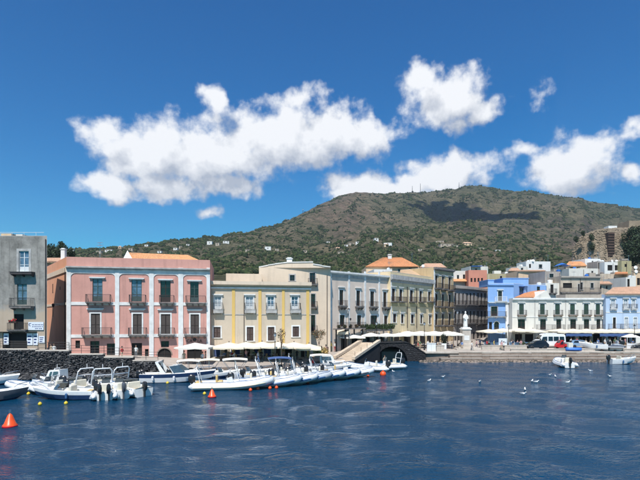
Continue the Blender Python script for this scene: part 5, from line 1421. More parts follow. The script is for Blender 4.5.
def motorboat(label, px, py, rz, L=5.2, B=2.0, hull='white_gel', bottom='navy_gel', stripe=None, bim=None, arch=False, cons=True, eng='engine_black', cabin=False, pos=None, z=0, teak=False, fb=.62, cuddy=True, group=BG, screen=True):
    p = pos or G(px, py); b = thing('motorboat', label, 'boat', (p.x, p.y, z), rz, group); b.scale = (1.1, 1.1, 1.3)
    hull_parts(b, L, B, fb, .28, (.05, .58), hull, bottom, 'white_gel', 'cream_gel', stripe)
    if screen:
        x = L * .10; w = B * .84; g_ = MB(); g_.loft([[(x, -w / 2, fb * 1.05), (x + .45, -w / 4, fb * 1.12), (x + .45, w / 4, fb * 1.12), (x, w / 2, fb * 1.05)], [(x - .35, -w / 2 + .08, fb + .48), (x + .05, -w / 4, fb + .5), (x + .05, w / 4, fb + .5), (x - .35, w / 2 - .08, fb + .48)]], closed=False); g_.build('windscreen', 'screen_glass', b)
        MB().tube([(x - .35, -w / 2 + .08, fb + .48), (x + .05, -w / 4, fb + .5), (x + .05, w / 4, fb + .5), (x - .35, w / 2 - .08, fb + .48)], .025, 5).build('screen_rail', 'steel', b)
    if cons: MB().rbox(-L * .1, -L * .02, -B * .3, B * .3, .2, .75, .06).rbox(-L * .14, -L * .1, -B * .3, B * .3, .2, 1.0, .05).build('helm_seat', 'cream_gel', b)
    MB().rbox(-L / 2 + .25, -L / 2 + .75, -B * .36, B * .36, .2, .6, .05).build('stern_bench', 'yellow_vinyl' if teak else 'cream_gel', b)
    if teak: MB().box(L * .14, L * .36, -B * .18, B * .18, fb * 1.12 + .06, fb * 1.12 + .11).build('teak_pad', 'teak', b)
    if cabin:
        c = MB(); x0, x1 = -L * .05, L * .25; w = B * .66
        c.loft([[(x0, -w / 2, fb), (x1 + .5, -w * .4, fb), (x1 + .5, w * .4, fb), (x0, w / 2, fb)], [(x0, -w * .44, fb + 1.0), (x1, -w * .36, fb + .9), (x1, w * .36, fb + .9), (x0, w * .44, fb + 1.0)]]); c.build('cabin', 'white_gel', b)
        for sg in (-1, 1):
            q = MB(); y0, y1 = sg * (w * .485 + .02), sg * (w * .43 + .03); q.add([(x0 + .2, y0, fb + .45), (x1 - .1, sg * (w * .45 + .02), fb + .45), (x1 - .25, sg * (w * .41 + .03), fb + .8), (x0 + .2, y1 + sg * .005, fb + .85)], [(0, 1, 2, 3)]); q.build('cabin_window', 'screen_glass', b)
        q = MB(); q.add([(x1 + .36, -w * .34, fb + .35), (x1 + .36, w * .34, fb + .35), (x1 + .12, w * .3, fb + .8), (x1 + .12, -w * .3, fb + .8)], [(0, 1, 2, 3)]); q.build('cabin_window', 'screen_glass', b)
    if arch: arch_frame(b, -L * .22, B * .86, fb, 1.35, .5, 'alu_white', .06)
    if bim: bimini(b, -L * .38, L * .08, B * .86, 2.05, bim, fb)
    MB().tube([(L * .18, -B * .40, fb * 1.15), (L * .34, -B * .27, fb * 1.25 + .3), (L * .53, 0, fb * 1.4 + .35), (L * .34, B * .27, fb * 1.25 + .3), (L * .18, B * .40, fb * 1.15)], .022, 5).build('bow_rail', 'steel', b)
    for yy in (-.62, .62): MB().lathe([(.03, 0), (.1, .06), (.11, .35), (.03, .42)], 8).build('fender', 'blue_gel', b, (-L * .1, yy * B * .86, .12))
    if eng: outboard(b, -L / 2 - .04, 0, .55, .95, eng)
    return b
def yacht(label, px, py, rz, L=9., B=2.9, arch=True, hull='navy_gel', pos=None, group=BG):
    p = pos or G(px, py); b = thing('motor_cruiser', label, 'boat', (p.x, p.y, 0), rz, group); fb = 1.0
    hull_parts(b, L, B, fb, .4, (.04, .5), hull, 'navy_gel', 'white_gel', 'teak', 'white_gel')
    MB().rbox(-.02 * L, .30 * L, -B * .3, B * .3, fb + .02, fb + .42, .12).build('cabin_trunk', 'white_gel', b)
    x = .02 * L; w = B * .8
    g_ = MB(); g_.loft([[(x - .3, -w / 2, fb + .08), (x + 1.0, -w * .42, fb + .25), (x + 1.5, 0, fb + .34), (x + 1.0, w * .42, fb + .25), (x - .3, w / 2, fb + .08)], [(x - .9, -w / 2 + .1, fb + .95), (x + .1, -w * .36, fb + 1.1), (x + .4, 0, fb + 1.14), (x + .1, w * .36, fb + 1.1), (x - .9, w / 2 - .1, fb + .95)]], closed=False); g_.build('windscreen', 'screen_glass', b)
    MB().tube([(x - .3, -w / 2, fb + .08), (x - .9, -w / 2 + .1, fb + .95), (x + .1, -w * .36, fb + 1.1), (x + .4, 0, fb + 1.14), (x + .1, w * .36, fb + 1.1), (x - .9, w / 2 - .1, fb + .95), (x - .3, w / 2, fb + .08)], .05, 6).build('screen_frame', 'white_gel', b)
    if arch:
        a = MB(); 
        for sg in (-1, 1): a.loft([[(-L * .12, sg * w / 2, fb), (-L * .12 - .6, sg * w / 2, fb), (-L * .12 - .6, sg * (w / 2 - .08), fb), (-L * .12, sg * (w / 2 - .08), fb)], [(-L * .12 - 1.0, sg * (w / 2 - .15), fb + 1.35), (-L * .12 - 1.35, sg * (w / 2 - .15), fb + 1.35), (-L * .12 - 1.35, sg * (w / 2 - .23), fb + 1.35), (-L * .12 - 1.0, sg * (w / 2 - .23), fb + 1.35)]])
        a.box(-L * .12 - 1.36, -L * .12 - .98, -w / 2 + .14, w / 2 - .14, fb + 1.351, fb + 1.5); a.build('radar_arch', 'white_gel', b)
    MB().rbox(-L * .4, -L * .28, -B * .36, B * .36, .35, .95, .08).build('stern_bench', 'cream_gel', b); MB().rbox(-.14 * L, -.06 * L, -B * .32, 0, .35, 1.1, .06).build('helm_seat', 'cream_gel', b)
    MB().tube([(.12 * L, -B * .44, fb * 1.1), (.3 * L, -B * .34, fb * 1.2 + .5), (.54 * L, 0, fb * 1.45 + .45), (.3 * L, B * .34, fb * 1.2 + .5), (.12 * L, B * .44, fb * 1.1)], .028, 5).build('bow_rail', 'steel', b)
    for yy in (-1, 1):
        for xx in (-.3, 0.): MB().lathe([(.03, 0), (.13, .08), (.14, .5), (.03, .6)], 8).build('fender', 'alu_white', b, (xx * L, yy * B * .53, .25))
    for yy in (-.4, .4): outboard(b, -L / 2 - .05, yy, .75, 1.05, 'engine_black')
    return b

W = math.pi
# left cluster under the sea wall
rib('white inflatable boat with grey arch, closest to the sea wall', 33, 391.5, W + .12, 5.0, 2.2, 'tube_white', arch=True, eng='engine_black', cushions='cream_gel')
motorboat('white open motorboat with navy bottom and teak bow pad beside two yellow floats', 66, 398.5, W + .05, 5.1, 2.0, 'white_gel', 'navy_gel', 'navy_gel', teak=True)
motorboat('white motorboat with tall folded bimini hoops behind the navy bottomed boat', 76, 391.5, W - .5, 5.2, 2.1, 'white_gel', 'blue_gel', arch=True, cons=True)
motorboat('white motorboat with square windscreen frame and grey arch under the sea wall', 99, 391, W - .95, 5.4, 2.1, 'white_gel', 'blue_gel', arch=True, cons=True, eng='engine_black')
rib('white inflatable with twin black engines turned stern to the open water', 106, 396.3, W - 1.2, 5.2, 2.2, 'tube_white', arch=False, twin=True)
motorboat('white runabout with orange teak trim beside the dark hulled cruiser', 131, 393.5, W - .75, 5.0, 2.0, 'white_gel', 'white_gel', teak=True, eng='engine_black')
rib('low white dinghy with a covered engine between the white runabouts', 119, 395.5, W - 1.0, 4.0, 1.8, 'tube_white', arch=False, eng='tube_dark')
yacht('dark hulled cruiser with white deck and raked radar arch', 177, 381.6, .03, 8.4, 2.6)
motorboat('dark grey open dinghy with grey engine off the grey house', 1, 399.5, .35, 3.8, 1.7, 'tube_dark', 'navy_gel', cons=False, eng='engine_grey', screen=False)
motorboat('white open boat moored under the wall of the grey house', -8, 384.5, .1, 5.0, 2.0, 'white_gel', 'navy_gel', cons=False)
rib('small white inflatable nosing between the arch boat and the open motorboat', 47, 394, W - .35, 4.2, 1.9, 'tube_white', arch=False, cushions='cream_gel')
motorboat('white boat with raised yellow seat cushions behind the stern row', 113, 389.5, W - .6, 5.0, 2.0, 'white_gel', 'blue_gel', arch=True, teak=True)
motorboat('white cabin dinghy tucked against the rocks of the sea wall', 62, 388, W - .2, 4.6, 1.9, 'white_gel', 'blue_gel', cabin=True, cons=False)
# row of inflatables along the low quay
rib('large white inflatable with cream stern cones and broad white arch', 235, 388.6, .16, 8.0, 2.7, 'tube_white', cone='tube_cream', cushions='yellow_vinyl', eng='engine_black')
RB = [(268, 386.2, .10, 7.2, 'second in the row, beside the broad arch one', 'tube_white', True, 'cream_gel'), (287, 384, .06, 6.8, 'with yellow cushions in the middle of the row', 'tube_white', True, 'yellow_vinyl'),
      (303, 381.8, .02, 6.6, 'next after the yellow cushioned one', 'tube_grey', True, 'cream_gel'), (318, 379.8, .0, 6.4, 'with bare deck in the far half of the row', 'tube_white', True, 'cream_gel'),
      (334, 378.2, -.03, 6.3, 'second from the far end of the row', 'tube_white', True, 'cream_gel'), (349, 376.8, -.05, 6.2, 'with dark rubbing strake at the far end of the row', 'tube_white', False, 'yellow_vinyl')]
for px, py, rz, L, txt, tb, ar, cu in RB:
    rib('moored inflatable boat ' + txt, px, py, rz, L, 2.5, tb, arch=ar, cushions=cu, cone='tube_dark' if 'dark' in txt else 'blue_gel')  # blue strakes put the bluish shade of the lower tubes into colour
motorboat('white cabin boat with blue tinted windows moored to the low quay', 322, 368.6, .05, 5.6, 2.1, 'white_gel', 'navy_gel', cabin=True, cons=False)
motorboat('motorboat with long white bimini moored behind the inflatables', 327, 372.4, .05, 5.8, 2.1, 'white_gel', 'navy_gel', bim='awning_white', stripe='navy_gel')
motorboat('motorboat under a white bimini behind the dark cruiser', 196, 380.3, .2, 5.4, 2.0, 'white_gel', 'navy_gel', bim='awning_white')
motorboat('motorboat with cream bimini between cruiser and quay edge', 216, 379.3, .2, 5.2, 2.0, 'white_gel', 'navy_gel', bim='awning_cream', stripe='navy_gel')
motorboat('motorboat with broad white bimini behind the largest inflatable', 243, 378.2, .2, 6.2, 2.2, 'white_gel', 'navy_gel', bim='awning_white', cabin=False)
motorboat('white motorboat with navy awning moored behind the inflatables', 287, 376.5, .15, 6.0, 2.2, 'white_gel', 'blue_gel', bim='awning_blue')
motorboat('white sports boat with tan raked arch behind the second inflatable', 272, 380.2, .15, 6.2, 2.2, 'white_gel', 'navy_gel', arch=True, teak=True)
motorboat('small white boat with covered bow in the middle of the mooring row', 302, 375.5, .1, 5.0, 1.9, 'white_gel', 'navy_gel', arch=True)
# by the arch
rib('white inflatable moored in front of the stairway', 364, 370.8, W - .25, 6.0, 2.3, 'tube_white', arch=False)
rib('white inflatable with skipper standing, engine towards the arch', 384, 369.3, W + .35, 5.4, 2.2, 'tube_white', arch=True, cushions='cream_gel')
# off the piazza
rib('white inflatable at anchor off the piazza, stern to the open water', 563.5, 366.2, 1.45, 4.6, 2.3, 'tube_white', arch=False, bim=None)
motorboat('small white open boat floating off the piazza steps', 622, 363.8, .08, 4.0, 1.6, 'white_gel', 'navy_gel', cons=True, eng='engine_black', screen=False)

def hauled(label, px, D, rz, kind):
    p = GP(px, D); p.z += .35
    if kind == 'rib': b = rib(label, 0, 0, rz, 4.4, 1.9, 'tube_dark', z=p.z, arch=False, pos=p, cushions='tube_grey', group=None)
    else: b = motorboat(label, 0, 0, rz, 4.0, 1.7, 'white_gel', 'tube_grey', pos=p, z=p.z, group=None, screen=False)
    for x in (-1.1, .9): MB().box(x - .1, x + .1, -.6, .6, -.36, -.1).build('keel_block', 'wood_brown', b)
    return b
hauled('white dinghy hauled out on the piazza edge', 594, 88.4, W - .5, 'm')
hauled('dark grey inflatable hauled out beside the white dinghy', 607, 88.0, W - .12, 'rib')

# ------------------------------------------------------------------ buoys and floats
def cone_buoy(label, px, py, s):
    t = thing('mooring_buoy', label, 'buoy', G(px, py)); MB().lathe([(.12, -.35), (.42, -.2), (.52, .0), (.50, .14), (.40, .24), (.17, .86), (.08, .96), (.04, 1.0)], 18).build('float_body', 'orange_plastic', t, smooth=True)
    MB().tube([(0, 0, .98), (0, 0, 1.12)], .03, 6).tube([(.07 * math.cos(a), 0, 1.2 + .07 * math.sin(a)) for a in np.linspace(0, 6.28, 10)], .02, 5).build('lifting_ring', 'steel', t); MB().lathe([(.515, -.03), (.535, 0), (.535, .08), (.50, .11)], 18).build('waterline_band', 'red_paint', t, smooth=True)
    t.scale = (s, s, s)
cone_buoy('large orange cone buoy floating alone in open water', 10, 426.5, .95)
cone_buoy('orange cone buoy off the bow of the large inflatable', 212, 397, .78)
def ball_buoy(label, px, py, r, m='orange_plastic', group=None):
    t = thing('float_ball', label, 'buoy', G(px, py), 0, group); MB().lathe([(r * math.cos(a), r * .45 + r * math.sin(a)) for a in np.linspace(-1.45, 1.45, 9)], 14).build('ball', m, t, smooth='all'); MB().lathe([(r * .22, r * 1.38), (r * .22, r * 1.62), (r * .1, r * 1.7)], 8).build('eyelet', m, t)
ball_buoy('big orange ball buoy off the arch', 383, 375.5, .42)
for px, py in ((270, 388.8), (276.5, 388.3), (285.5, 385.3), (294.8, 383.8), (307.5, 383), (317.5, 381.2), (324, 379.6), (335, 378.8), (348.5, 377.3), (368, 376.2), (250.5, 390.8), (257.8, 389.2)):
    ball_buoy('small orange ball float lying along the bows of the inflatables', px, py, .19, group='orange floats by the inflatables')
for px, py in ((28.5, 394.5), (40, 404.8), (66, 404), (167.5, 383.5), (179.5, 381.8), (204.5, 394.3)):
    ball_buoy('small yellow ball float on the water by the moored boats', px, py, .17, 'yellow_plastic', 'yellow floats by the boats')

# ================================================================== piazza and quay furniture
def parasol(label, px, ytop, D, w, d=None, mat='awning_cream', group='market umbrellas along the quay', valance=.22, rz=0., rise=.55, z=None):
    p = GP(px, D)
    if z is not None: p.z = z
    h = Z(ytop, D) - p.z; d = d or w
    t = thing('market_umbrella', label, 'umbrella', p, rz, group)
    c = MB(); n = 5
    corners = [(-w / 2, -d / 2), (w / 2, -d / 2), (w / 2, d / 2), (-w / 2, d / 2)]
    for k in range(4):
        a, b_ = corners[k], corners[(k + 1) % 4]
        edge = [(a[0] + (b_[0] - a[0]) * i / n, a[1] + (b_[1] - a[1]) * i / n) for i in range(n + 1)]
        rows = [[(e[0] * q, e[1] * q, h - rise * q ** .85 - .05 * math.sin(math.pi * i / n) * q) for i, e in enumerate(edge)] for q in (.02, .35, .7, 1.)]
        rows.append([(e[0] * 1.005, e[1] * 1.005, h - rise - valance + .05 * math.cos(i * 2.1) - .05 * math.sin(math.pi * i / n)) for i, e in enumerate(edge)])
        c.loft(rows, closed=False)
    c.build('canopy', mat, t)
    MB().tube([(0, 0, 0), (0, 0, h - .05)], .045, 6).build('pole', 'wood_brown', t)
    r = MB()
    for a in corners: r.tube([(0, 0, h - .12), (a[0] * .97, a[1] * .97, h - rise - .1)], .02, 4)
    r.build('ribs', 'wood_brown', t); MB().lathe([(.38, 0), (.38, .1), (.12, .16), (.08, .3)], 8).build('base', 'slab_grey', t)
    MB().lathe([(.06, -.02), (.1, .06), (.03, .18)], 6).build('finial', 'wood_brown', t, (0, 0, h))
    return t
parasol('single cream umbrella at the pink palazzo door', 195, 342.6, 66.3, 4.6, 4, 'awning_white', None)
U1 = [(229, 342.2, 69.4, 4.4), (246, 341.8, 70.1, 4.2), (262, 341.6, 70.7, 4.2), (278, 341.8, 71.2, 4.2), (294, 342, 71.7, 4.4), (309, 343.5, 72.2, 3.2)]
ORD = ['first', 'second', 'third', 'fourth', 'fifth', 'sixth', 'seventh', 'eighth', 'ninth']
for k, (px, y, D, w) in enumerate(U1): parasol('%s cream umbrella from the pink palazzo before the beige house' % ORD[k], px, y, D, w * 1.14, 4.8, 'awning_cream', 'umbrellas before the beige house', rise=.62)
for k, (px, y, D, w) in enumerate(((352, 334.3, 86.6, 4.2), (371, 332.6, 88.6, 3.4), (387, 332.8, 90.2, 3.2), (400, 332.6, 91, 3.2))):
    parasol('%s white umbrella from the stairway on the bridge terrace' % ORD[k], px, y, D, w * 1.08, 3.4, 'awning_white', 'umbrellas on the bridge terrace', rise=.42, z=1.7 if px < 360 else Z(343.3, 85))
for k, px in enumerate((411, 425, 439, 453.5)): parasol('%s white umbrella from the bridge, below the yellow and ochre houses' % ORD[k], px, 331.6, 92.5, 3.15, 3.4, 'awning_white', 'umbrellas below the yellow house', rise=.40, valance=.3)
for k, (px, y) in enumerate(((489, 329), (503, 328.2), (519, 328), (533, 328.6))): parasol('%s cream umbrella from the statue, before the blue house' % ORD[k], px, y, 100.2 if px < 510 else 98.7, 3.8, 5.2, 'awning_cream', 'umbrellas before the blue house', rise=.5)
for k, px in enumerate((560, 573, 586.5, 601, 616, 629.5, 643)): parasol('%s cream umbrella from the minibus, before the white and pale blue houses' % ORD[k], px, 328.6, 98.4, 3.6, 5.4, 'awning_cream', 'umbrellas before the white house', rise=.48, valance=.3)
for k, px in enumerate((408, 421, 434.5, 448)): parasol('%s white umbrella from the bridge in the added shade row against the house fronts' % ORD[k], px, 330.9, 97.2, 3.3, 3.6, 'awning_white', 'added shade umbrellas against the yellow house', rise=.36, valance=.3)  # second row added so its shade darkens the ground before the houses
def fascia(name, label, x0, x1, y0, y1, D, mat):
    a, c = P(x0, y1, D), P(x1, y0, D); t = thing(name, label, 'awning', (a.x, D, a.z))
    b = MB(); n = 10; rings = []
    for i in range(n + 1):
        x = (c.x - a.x) * i / n; sc = .08 * abs(math.sin(i * math.pi / 2)); rings.append([(x, 0, sc), (x, 0, c.z - a.z), (x, 2.6, c.z - a.z + .75), (x, 2.6, c.z - a.z + .71), (x, .04, c.z - a.z - .04), (x, .04, sc)])
    b.loft(rings); b.build('canvas', mat, t)
    for i in range(4): MB().tube([((c.x - a.x) * (i + .05) / 3.1, .3, a.z * 0 - a.z + ground_z(a.x, D)), ((c.x - a.x) * (i + .05) / 3.1, .3, c.z - a.z)], .04, 5).build('post', 'iron', t)
fascia('blue_awning', 'dark blue awning strip under the umbrellas of the white house', 566, 592, 334, 336.5, 95.6, 'awning_blue')
fascia('dark_awning', 'dark awning strip under the umbrellas of the pale blue house', 600, 632, 334.2, 336.6, 95.5, 'awning_blue')
fascia('cream_awning', 'cream awning sloping off the quay house by the stairway', 329, 349, 331.8, 334.6, 84.6, 'awning_cream')

# ------------------------------------------------------------------ people
def body_mesh(name, pose):
    """one continuous skinned figure, 1.72 m, facing -y"""
    V = []; Ed = []; Rd = []
    def v(p, r, link_to=None):
        V.append(p); Rd.append(r)
        if link_to is not None: Ed.append((link_to, len(V) - 1))
        return len(V) - 1
    seat = pose == 'sit'; hz = .52 if seat else .92
    pel = v((0, 0, hz), (.155, .115)); wa = v((0, 0, hz + .16), (.135, .10), pel); chs = v((0, -.01, hz + .36), (.165, .115), wa); nk0 = v((0, 0, hz + .50), (.075, .07), chs); nk = v((0, -.01, hz + .58), (.055, .055), nk0)
    h1 = v((0, -.03, hz + .66), (.078, .09), nk); h2 = v((0, -.03, hz + .76), (.082, .098), h1); h3 = v((0, -.02, hz + .83), (.05, .06), h2); v((0, -.135, hz + .70), (.014, .016), h1)
    sw = {'stand': (0, 0), 'walk': (.28, -.24), 'sit': (0, 0)}[pose]
    for sg, st in ((-1, sw[0]), (1, sw[1])):
        hp = v((sg * .095, 0, hz - .05), (.088, .09), pel)
        if seat: kn = v((sg * .12, -.42, hz - .02), (.065, .065), hp); an = v((sg * .12, -.44, .09), (.04, .042), kn)
        else: kn = v((sg * .10, -st * .55 - .02, .49), (.058, .062), hp); an = v((sg * .105, -st + .02, .09), (.038, .04), kn)
        v((V[an][0], V[an][1] - .16, .035), (.04, .03), an)
        shd = v((sg * .19, 0, hz + .44), (.06, .06), chs)
        if seat: el = v((sg * .25, -.08, hz + .2), (.042, .042), shd); wr = v((sg * .18, -.3, hz + .15), (.028, .03), el); dr = (-.1 * sg * .3, -.09, -.01)
        else: el = v((sg * .235, st * .35 + .02, hz + .16), (.042, .042), shd); wr = v((sg * .245, st * .6 - .06, hz - .08), (.028, .03), el); dr = (0, -.02, -.09)
        pl = v((V[wr][0] + dr[0] * .7, V[wr][1] + dr[1] * .7, V[wr][2] + dr[2] * .7), (.036, .02), wr)
        for k, ln in enumerate((.8, .95, 1.0, .85)):
            o = (k - 1.5) * .017; b0 = V[pl]
            f1 = v((b0[0], b0[1] + (o if not seat else dr[1] * .6 * ln), b0[2] + (dr[2] * .5 * ln if not seat else 0)), (.009, .009), pl); V[f1] = (V[f1][0] + (o if seat else 0), V[f1][1], V[f1][2])
            v((V[f1][0] - sg * .008, V[f1][1] + dr[1] * .35, V[f1][2] + dr[2] * .4 * ln - .006), (.008, .008), f1)
        v((V[wr][0] - sg * .01, V[wr][1] - .045, V[wr][2] + dr[2] * .8), (.010, .010), wr)
    me = bpy.data.meshes.new(name); me.from_pydata(V, Ed, []); ob = bpy.data.objects.new(name + '_tmp', me); col.objects.link(ob)
    sk = ob.modifiers.new('skin', 'SKIN'); ss = ob.modifiers.new('sub', 'SUBSURF'); ss.levels = 1; ss.render_levels = 1
    for i, r in enumerate(Rd): me.skin_vertices[0].data[i].radius = r
    me.skin_vertices[0].data[0].use_root = True
    dg = bpy.context.evaluated_depsgraph_get(); out = bpy.data.meshes.new_from_object(ob.evaluated_get(dg)); bpy.data.objects.remove(ob)
    for m in ('skin', 'cloth_white', 'cloth_navy', 'hair_brown', 'shoe'): out.materials.append(MATS[m])
    for p in out.polygons:
        c = p.center; r_ = 0
        rel = c.z - hz
        if rel > .53: r_ = 3 if (rel > .77 or (c.y > .01 and rel > .62)) else 0
        elif rel > 0.04 and abs(c.x) < .215: r_ = 1
        elif abs(c.x) >= .2 and rel > .18: r_ = 1
        elif abs(c.x) >= .165 and rel > -.25 and not seat: r_ = 0
        elif seat and c.y < -.2 and rel > .06: r_ = 0
        else: r_ = 2 if c.z > .1 else 4
        p.material_index = r_; p.use_smooth = True
    return out
plain('skin', (.46, .27, .19), .6); plain('cloth_white', (.7, .7, .68), .85); plain('cloth_navy', (.03, .045, .10), .85); plain('hair_brown', (.04, .025, .018), .7); plain('shoe', (.04, .035, .03), .6)
for nm, c in (('cloth_black', (.018, .018, .02)), ('cloth_red', (.45, .03, .035)), ('cloth_pink', (.62, .33, .33)), ('cloth_blue', (.12, .22, .45)), ('cloth_beige', (.48, .38, .27)), ('cloth_green', (.10, .17, .09)), ('cloth_grey', (.25, .25, .26)), ('cloth_yellow', (.6, .45, .1))): plain(nm, c, .85, var=.15)
BODY = {k: body_mesh('person_' + k, k) for k in ('stand', 'walk', 'sit')}
def person(label, loc, rz, pose='stand', top='cloth_white', low='cloth_navy', s=1., group=None):
    o = link('person', BODY[pose], None, loc, rz); o.scale = (s, s, s)
    for i, m in ((1, top), (2, low)): o.material_slots[i].link = 'OBJECT'; o.material_slots[i].material = MATS[m]
    hz = .52 if pose == 'sit' else .92
    def hair():
        b = MB(); b.lathe([(.102, -.06), (.108, .0), (.100, .06), (.07, .10), (.02, .118)], 12); return b.mesh('hair', 'hair_brown', 'all')
    link('hair', shared('hair', hair), o, (0, .0, hz + .77))
    return tag(o, label, 'person', group)
plist = [  # label, px, D, rz, pose, top, trousers
 ('person in white dress standing by the railing of the alley mouth', 54, 62.9, .3, 'stand', 'cloth_white', 'cloth_white'), ('person in beige standing beside the one in white dress', 51, 63.1, -.4, 'stand', 'cloth_beige', 'cloth_grey'),
 ('person in red shirt behind the stepped railing of the pink palazzo', 122, 63.2, 1.2, 'walk', 'cloth_red', 'cloth_beige'), ('person in white shirt at the wide palazzo doorway', 136, 65.2, .2, 'stand', 'cloth_white', 'cloth_grey'),
 ('waiter in white shirt under the single umbrella', 202.5, 65.6, .6, 'stand', 'cloth_white', 'cloth_black'), ('person in pale shirt talking with the waiter', 205.5, 65.9, -1.2, 'stand', 'cloth_beige', 'cloth_navy'),
 ('person in beige standing by the palazzo pillar', 184, 65.4, 0, 'stand', 'cloth_beige', 'cloth_beige'), ('person in black at the blue shop door', 226, 70.2, .5, 'stand', 'cloth_black', 'cloth_grey'), ('person in pink top by the beige house', 246, 69.4, -.5, 'walk', 'cloth_pink', 'cloth_navy'),
 ('person in white walking along the boat quay', 258, 68.6, 1.4, 'walk', 'cloth_white', 'cloth_blue'), ('person in dark clothes at the end of the cafe umbrellas', 297, 72.6, .2, 'stand', 'cloth_black', 'cloth_black'), ('person in dark blue near the stairway awning', 306, 73.8, 1.3, 'walk', 'cloth_navy', 'cloth_navy'),
 ('person in yellow top under the stairway awning', 331, 83, .8, 'stand', 'cloth_yellow', 'cloth_green'), ('person in white under the stairway awning', 335, 83.2, -.6, 'stand', 'cloth_white', 'cloth_red'), ('person in pink at the foot of the stairway', 326, 77.5, .3, 'walk', 'cloth_pink', 'cloth_beige'),
 ('person in black standing by the bridge end', 416, 90.3, .2, 'stand', 'cloth_black', 'cloth_black'), ('person in white between the umbrella posts of the ochre house', 428, 91.2, .4, 'stand', 'cloth_white', 'cloth_navy'), ('person in grey near the statue umbrellas', 446, 91, -.7, 'walk', 'cloth_grey', 'cloth_navy'), ('person in beige beside the statue pedestal', 452, 91.2, .5, 'stand', 'cloth_beige', 'cloth_navy'),
 ('person in pink shirt walking between statue and blue house', 476.5, 91.5, 1.3, 'walk', 'cloth_pink', 'cloth_navy'), ('person in dark clothes beyond the pink shirted walker', 480, 95, .3, 'stand', 'cloth_navy', 'cloth_black'), ('person in black trousers at the white notice board', 503.8, 88.6, .2, 'walk', 'cloth_white', 'cloth_black'), ('person in pink beside the white notice board', 501.8, 88.9, -.4, 'stand', 'cloth_pink', 'cloth_beige'),
 ('person in black beside the black car', 545, 90.2, .6, 'stand', 'cloth_black', 'cloth_black'), ('person in white under the umbrellas by the red vehicle', 571, 94.5, .2, 'stand', 'cloth_white', 'cloth_blue'), ('person in red seen past the light blue car', 577, 95.2, -.8, 'walk', 'cloth_red', 'cloth_navy'), ('person in white near the dark awning', 605, 94, .6, 'walk', 'cloth_white', 'cloth_beige'),
 ('person in green top by the pale blue house', 615, 94.5, -.4, 'stand', 'cloth_green', 'cloth_grey'), ('person in dark navy standing by the hauled out boats', 590, 90.0, .9, 'stand', 'cloth_navy', 'cloth_black'), ('person in black at the far white stall', 620, 93.0, .2, 'stand', 'cloth_black', 'cloth_grey')]
for px, D, tp, lw, wh in ((462, 89.5, 'cloth_blue', 'cloth_beige', 'on the statue steps'), (472, 89.0, 'cloth_white', 'cloth_grey', 'between statue and notice board'), (487, 91.6, 'cloth_red', 'cloth_navy', 'behind the kerb wall'), (494, 91.4, 'cloth_yellow', 'cloth_beige', 'between kerb wall and notice board'), (513, 91.8, 'cloth_navy', 'cloth_beige', 'between notice board and wind screen'), (521, 92.0, 'cloth_pink', 'cloth_grey', 'before the wind screen'), (586, 91.2, 'cloth_beige', 'cloth_navy', 'by the light blue car'), (598, 93.2, 'cloth_blue', 'cloth_grey', 'behind the hauled out dinghy'), (610, 92.6, 'cloth_white', 'cloth_black', 'behind the dark inflatable'), (625, 95, 'cloth_pink', 'cloth_beige', 'beside the white stall'), (401, 90.6, 'cloth_white', 'cloth_navy', 'on the bridge terrace end'), (420, 89.6, 'cloth_green', 'cloth_beige', 'by the bridge foot'), (436, 90.2, 'cloth_black', 'cloth_navy', 'behind the white block wall')):
    plist.append(('person in %s top with %s trousers strolling %s' % (tp[6:], lw[6:], wh), px, D, rnd.uniform(-3, 3), rnd.choice(['walk', 'stand']), tp, lw))
for lb, px, D, rz, ps, tp, lw in plist: person(lb, GP(px, D), rz, ps, tp, lw, rnd.uniform(.95, 1.04))
person('skipper in beige standing in the inflatable by the arch', (X(384.5, 72.8), 72.8, .27), .5, 'stand', 'cloth_beige', 'cloth_beige')
person('person in red aboard a moored boat behind the inflatables', (X(313, 68.8), 68.8, .28), 1.0, 'stand', 'cloth_red', 'cloth_navy')

# ------------------------------------------------------------------ cafe tables and chairs
def table_set():
    t = link('cafe_table', None); MB().lathe([(.02, .72), (.42, .72), (.43, .745), (.41, .76), (.02, .76)], 14).build('table_top', 'white_paint', t); MB().tube([(0, 0, 0), (0, 0, .72)], .035, 6).build('leg', 'iron', t); MB().lathe([(.24, 0), (.22, .03), (.05, .06)], 10).build('base', 'iron', t)
    c = link('cafe_chair', None); MB().rbox(-.21, .21, -.21, .21, .43, .47, .02).build('seat', 'teak', c)
    for sx in (-1, 1):
        for sy in (-1, 1): MB().tube([(sx * .2, sy * .2, 0), (sx * .18, sy * .18, .44)], .017, 5).build('leg', 'steel', c)
    MB().loft([[(-.2, .19, .47), (.2, .19, .47), (.2, .215, .47), (-.2, .215, .47)], [(-.19, .27, .88), (.19, .27, .88), (.19, .295, .88), (-.19, .295, .88)]]).build('backrest', 'teak', c)
    return t, c
T0, C0 = table_set(); used = [0]
def cafe(px, D, grp, where, k=0, frm='',  seats=(0, 2.1, 4.2), z=None, sit=None):
    p = GP(px, D)
    if z is not None: p.z = z
    t = T0 if not used[0] else copy_tree(T0); t.location = p; where = '%s from the %s %s' % (ORD[k], frm, where); tag(t, 'round white cafe table, ' + where, 'table', 'tables ' + grp)
    for i, a in enumerate(seats):
        c = C0 if not used[0] else copy_tree(C0); used[0] = 1
        a += rnd.uniform(-.3, .3); c.location = (p.x + .72 * math.sin(a), p.y + .72 * math.cos(a), p.z); c.rotation_euler = (0, 0, -a); tag(c, 'wooden cafe chair at the table ' + where, 'chair', 'chairs ' + grp)
        if sit and i < len(sit):
            person('seated person in %s at the table %s' % (sit[i].split('_')[1], where), (p.x + .72 * math.sin(a), p.y + .72 * math.cos(a), p.z - .0), -a, 'sit', sit[i], rnd.choice(['cloth_navy', 'cloth_grey', 'cloth_beige']), .98)
used[0] = 0
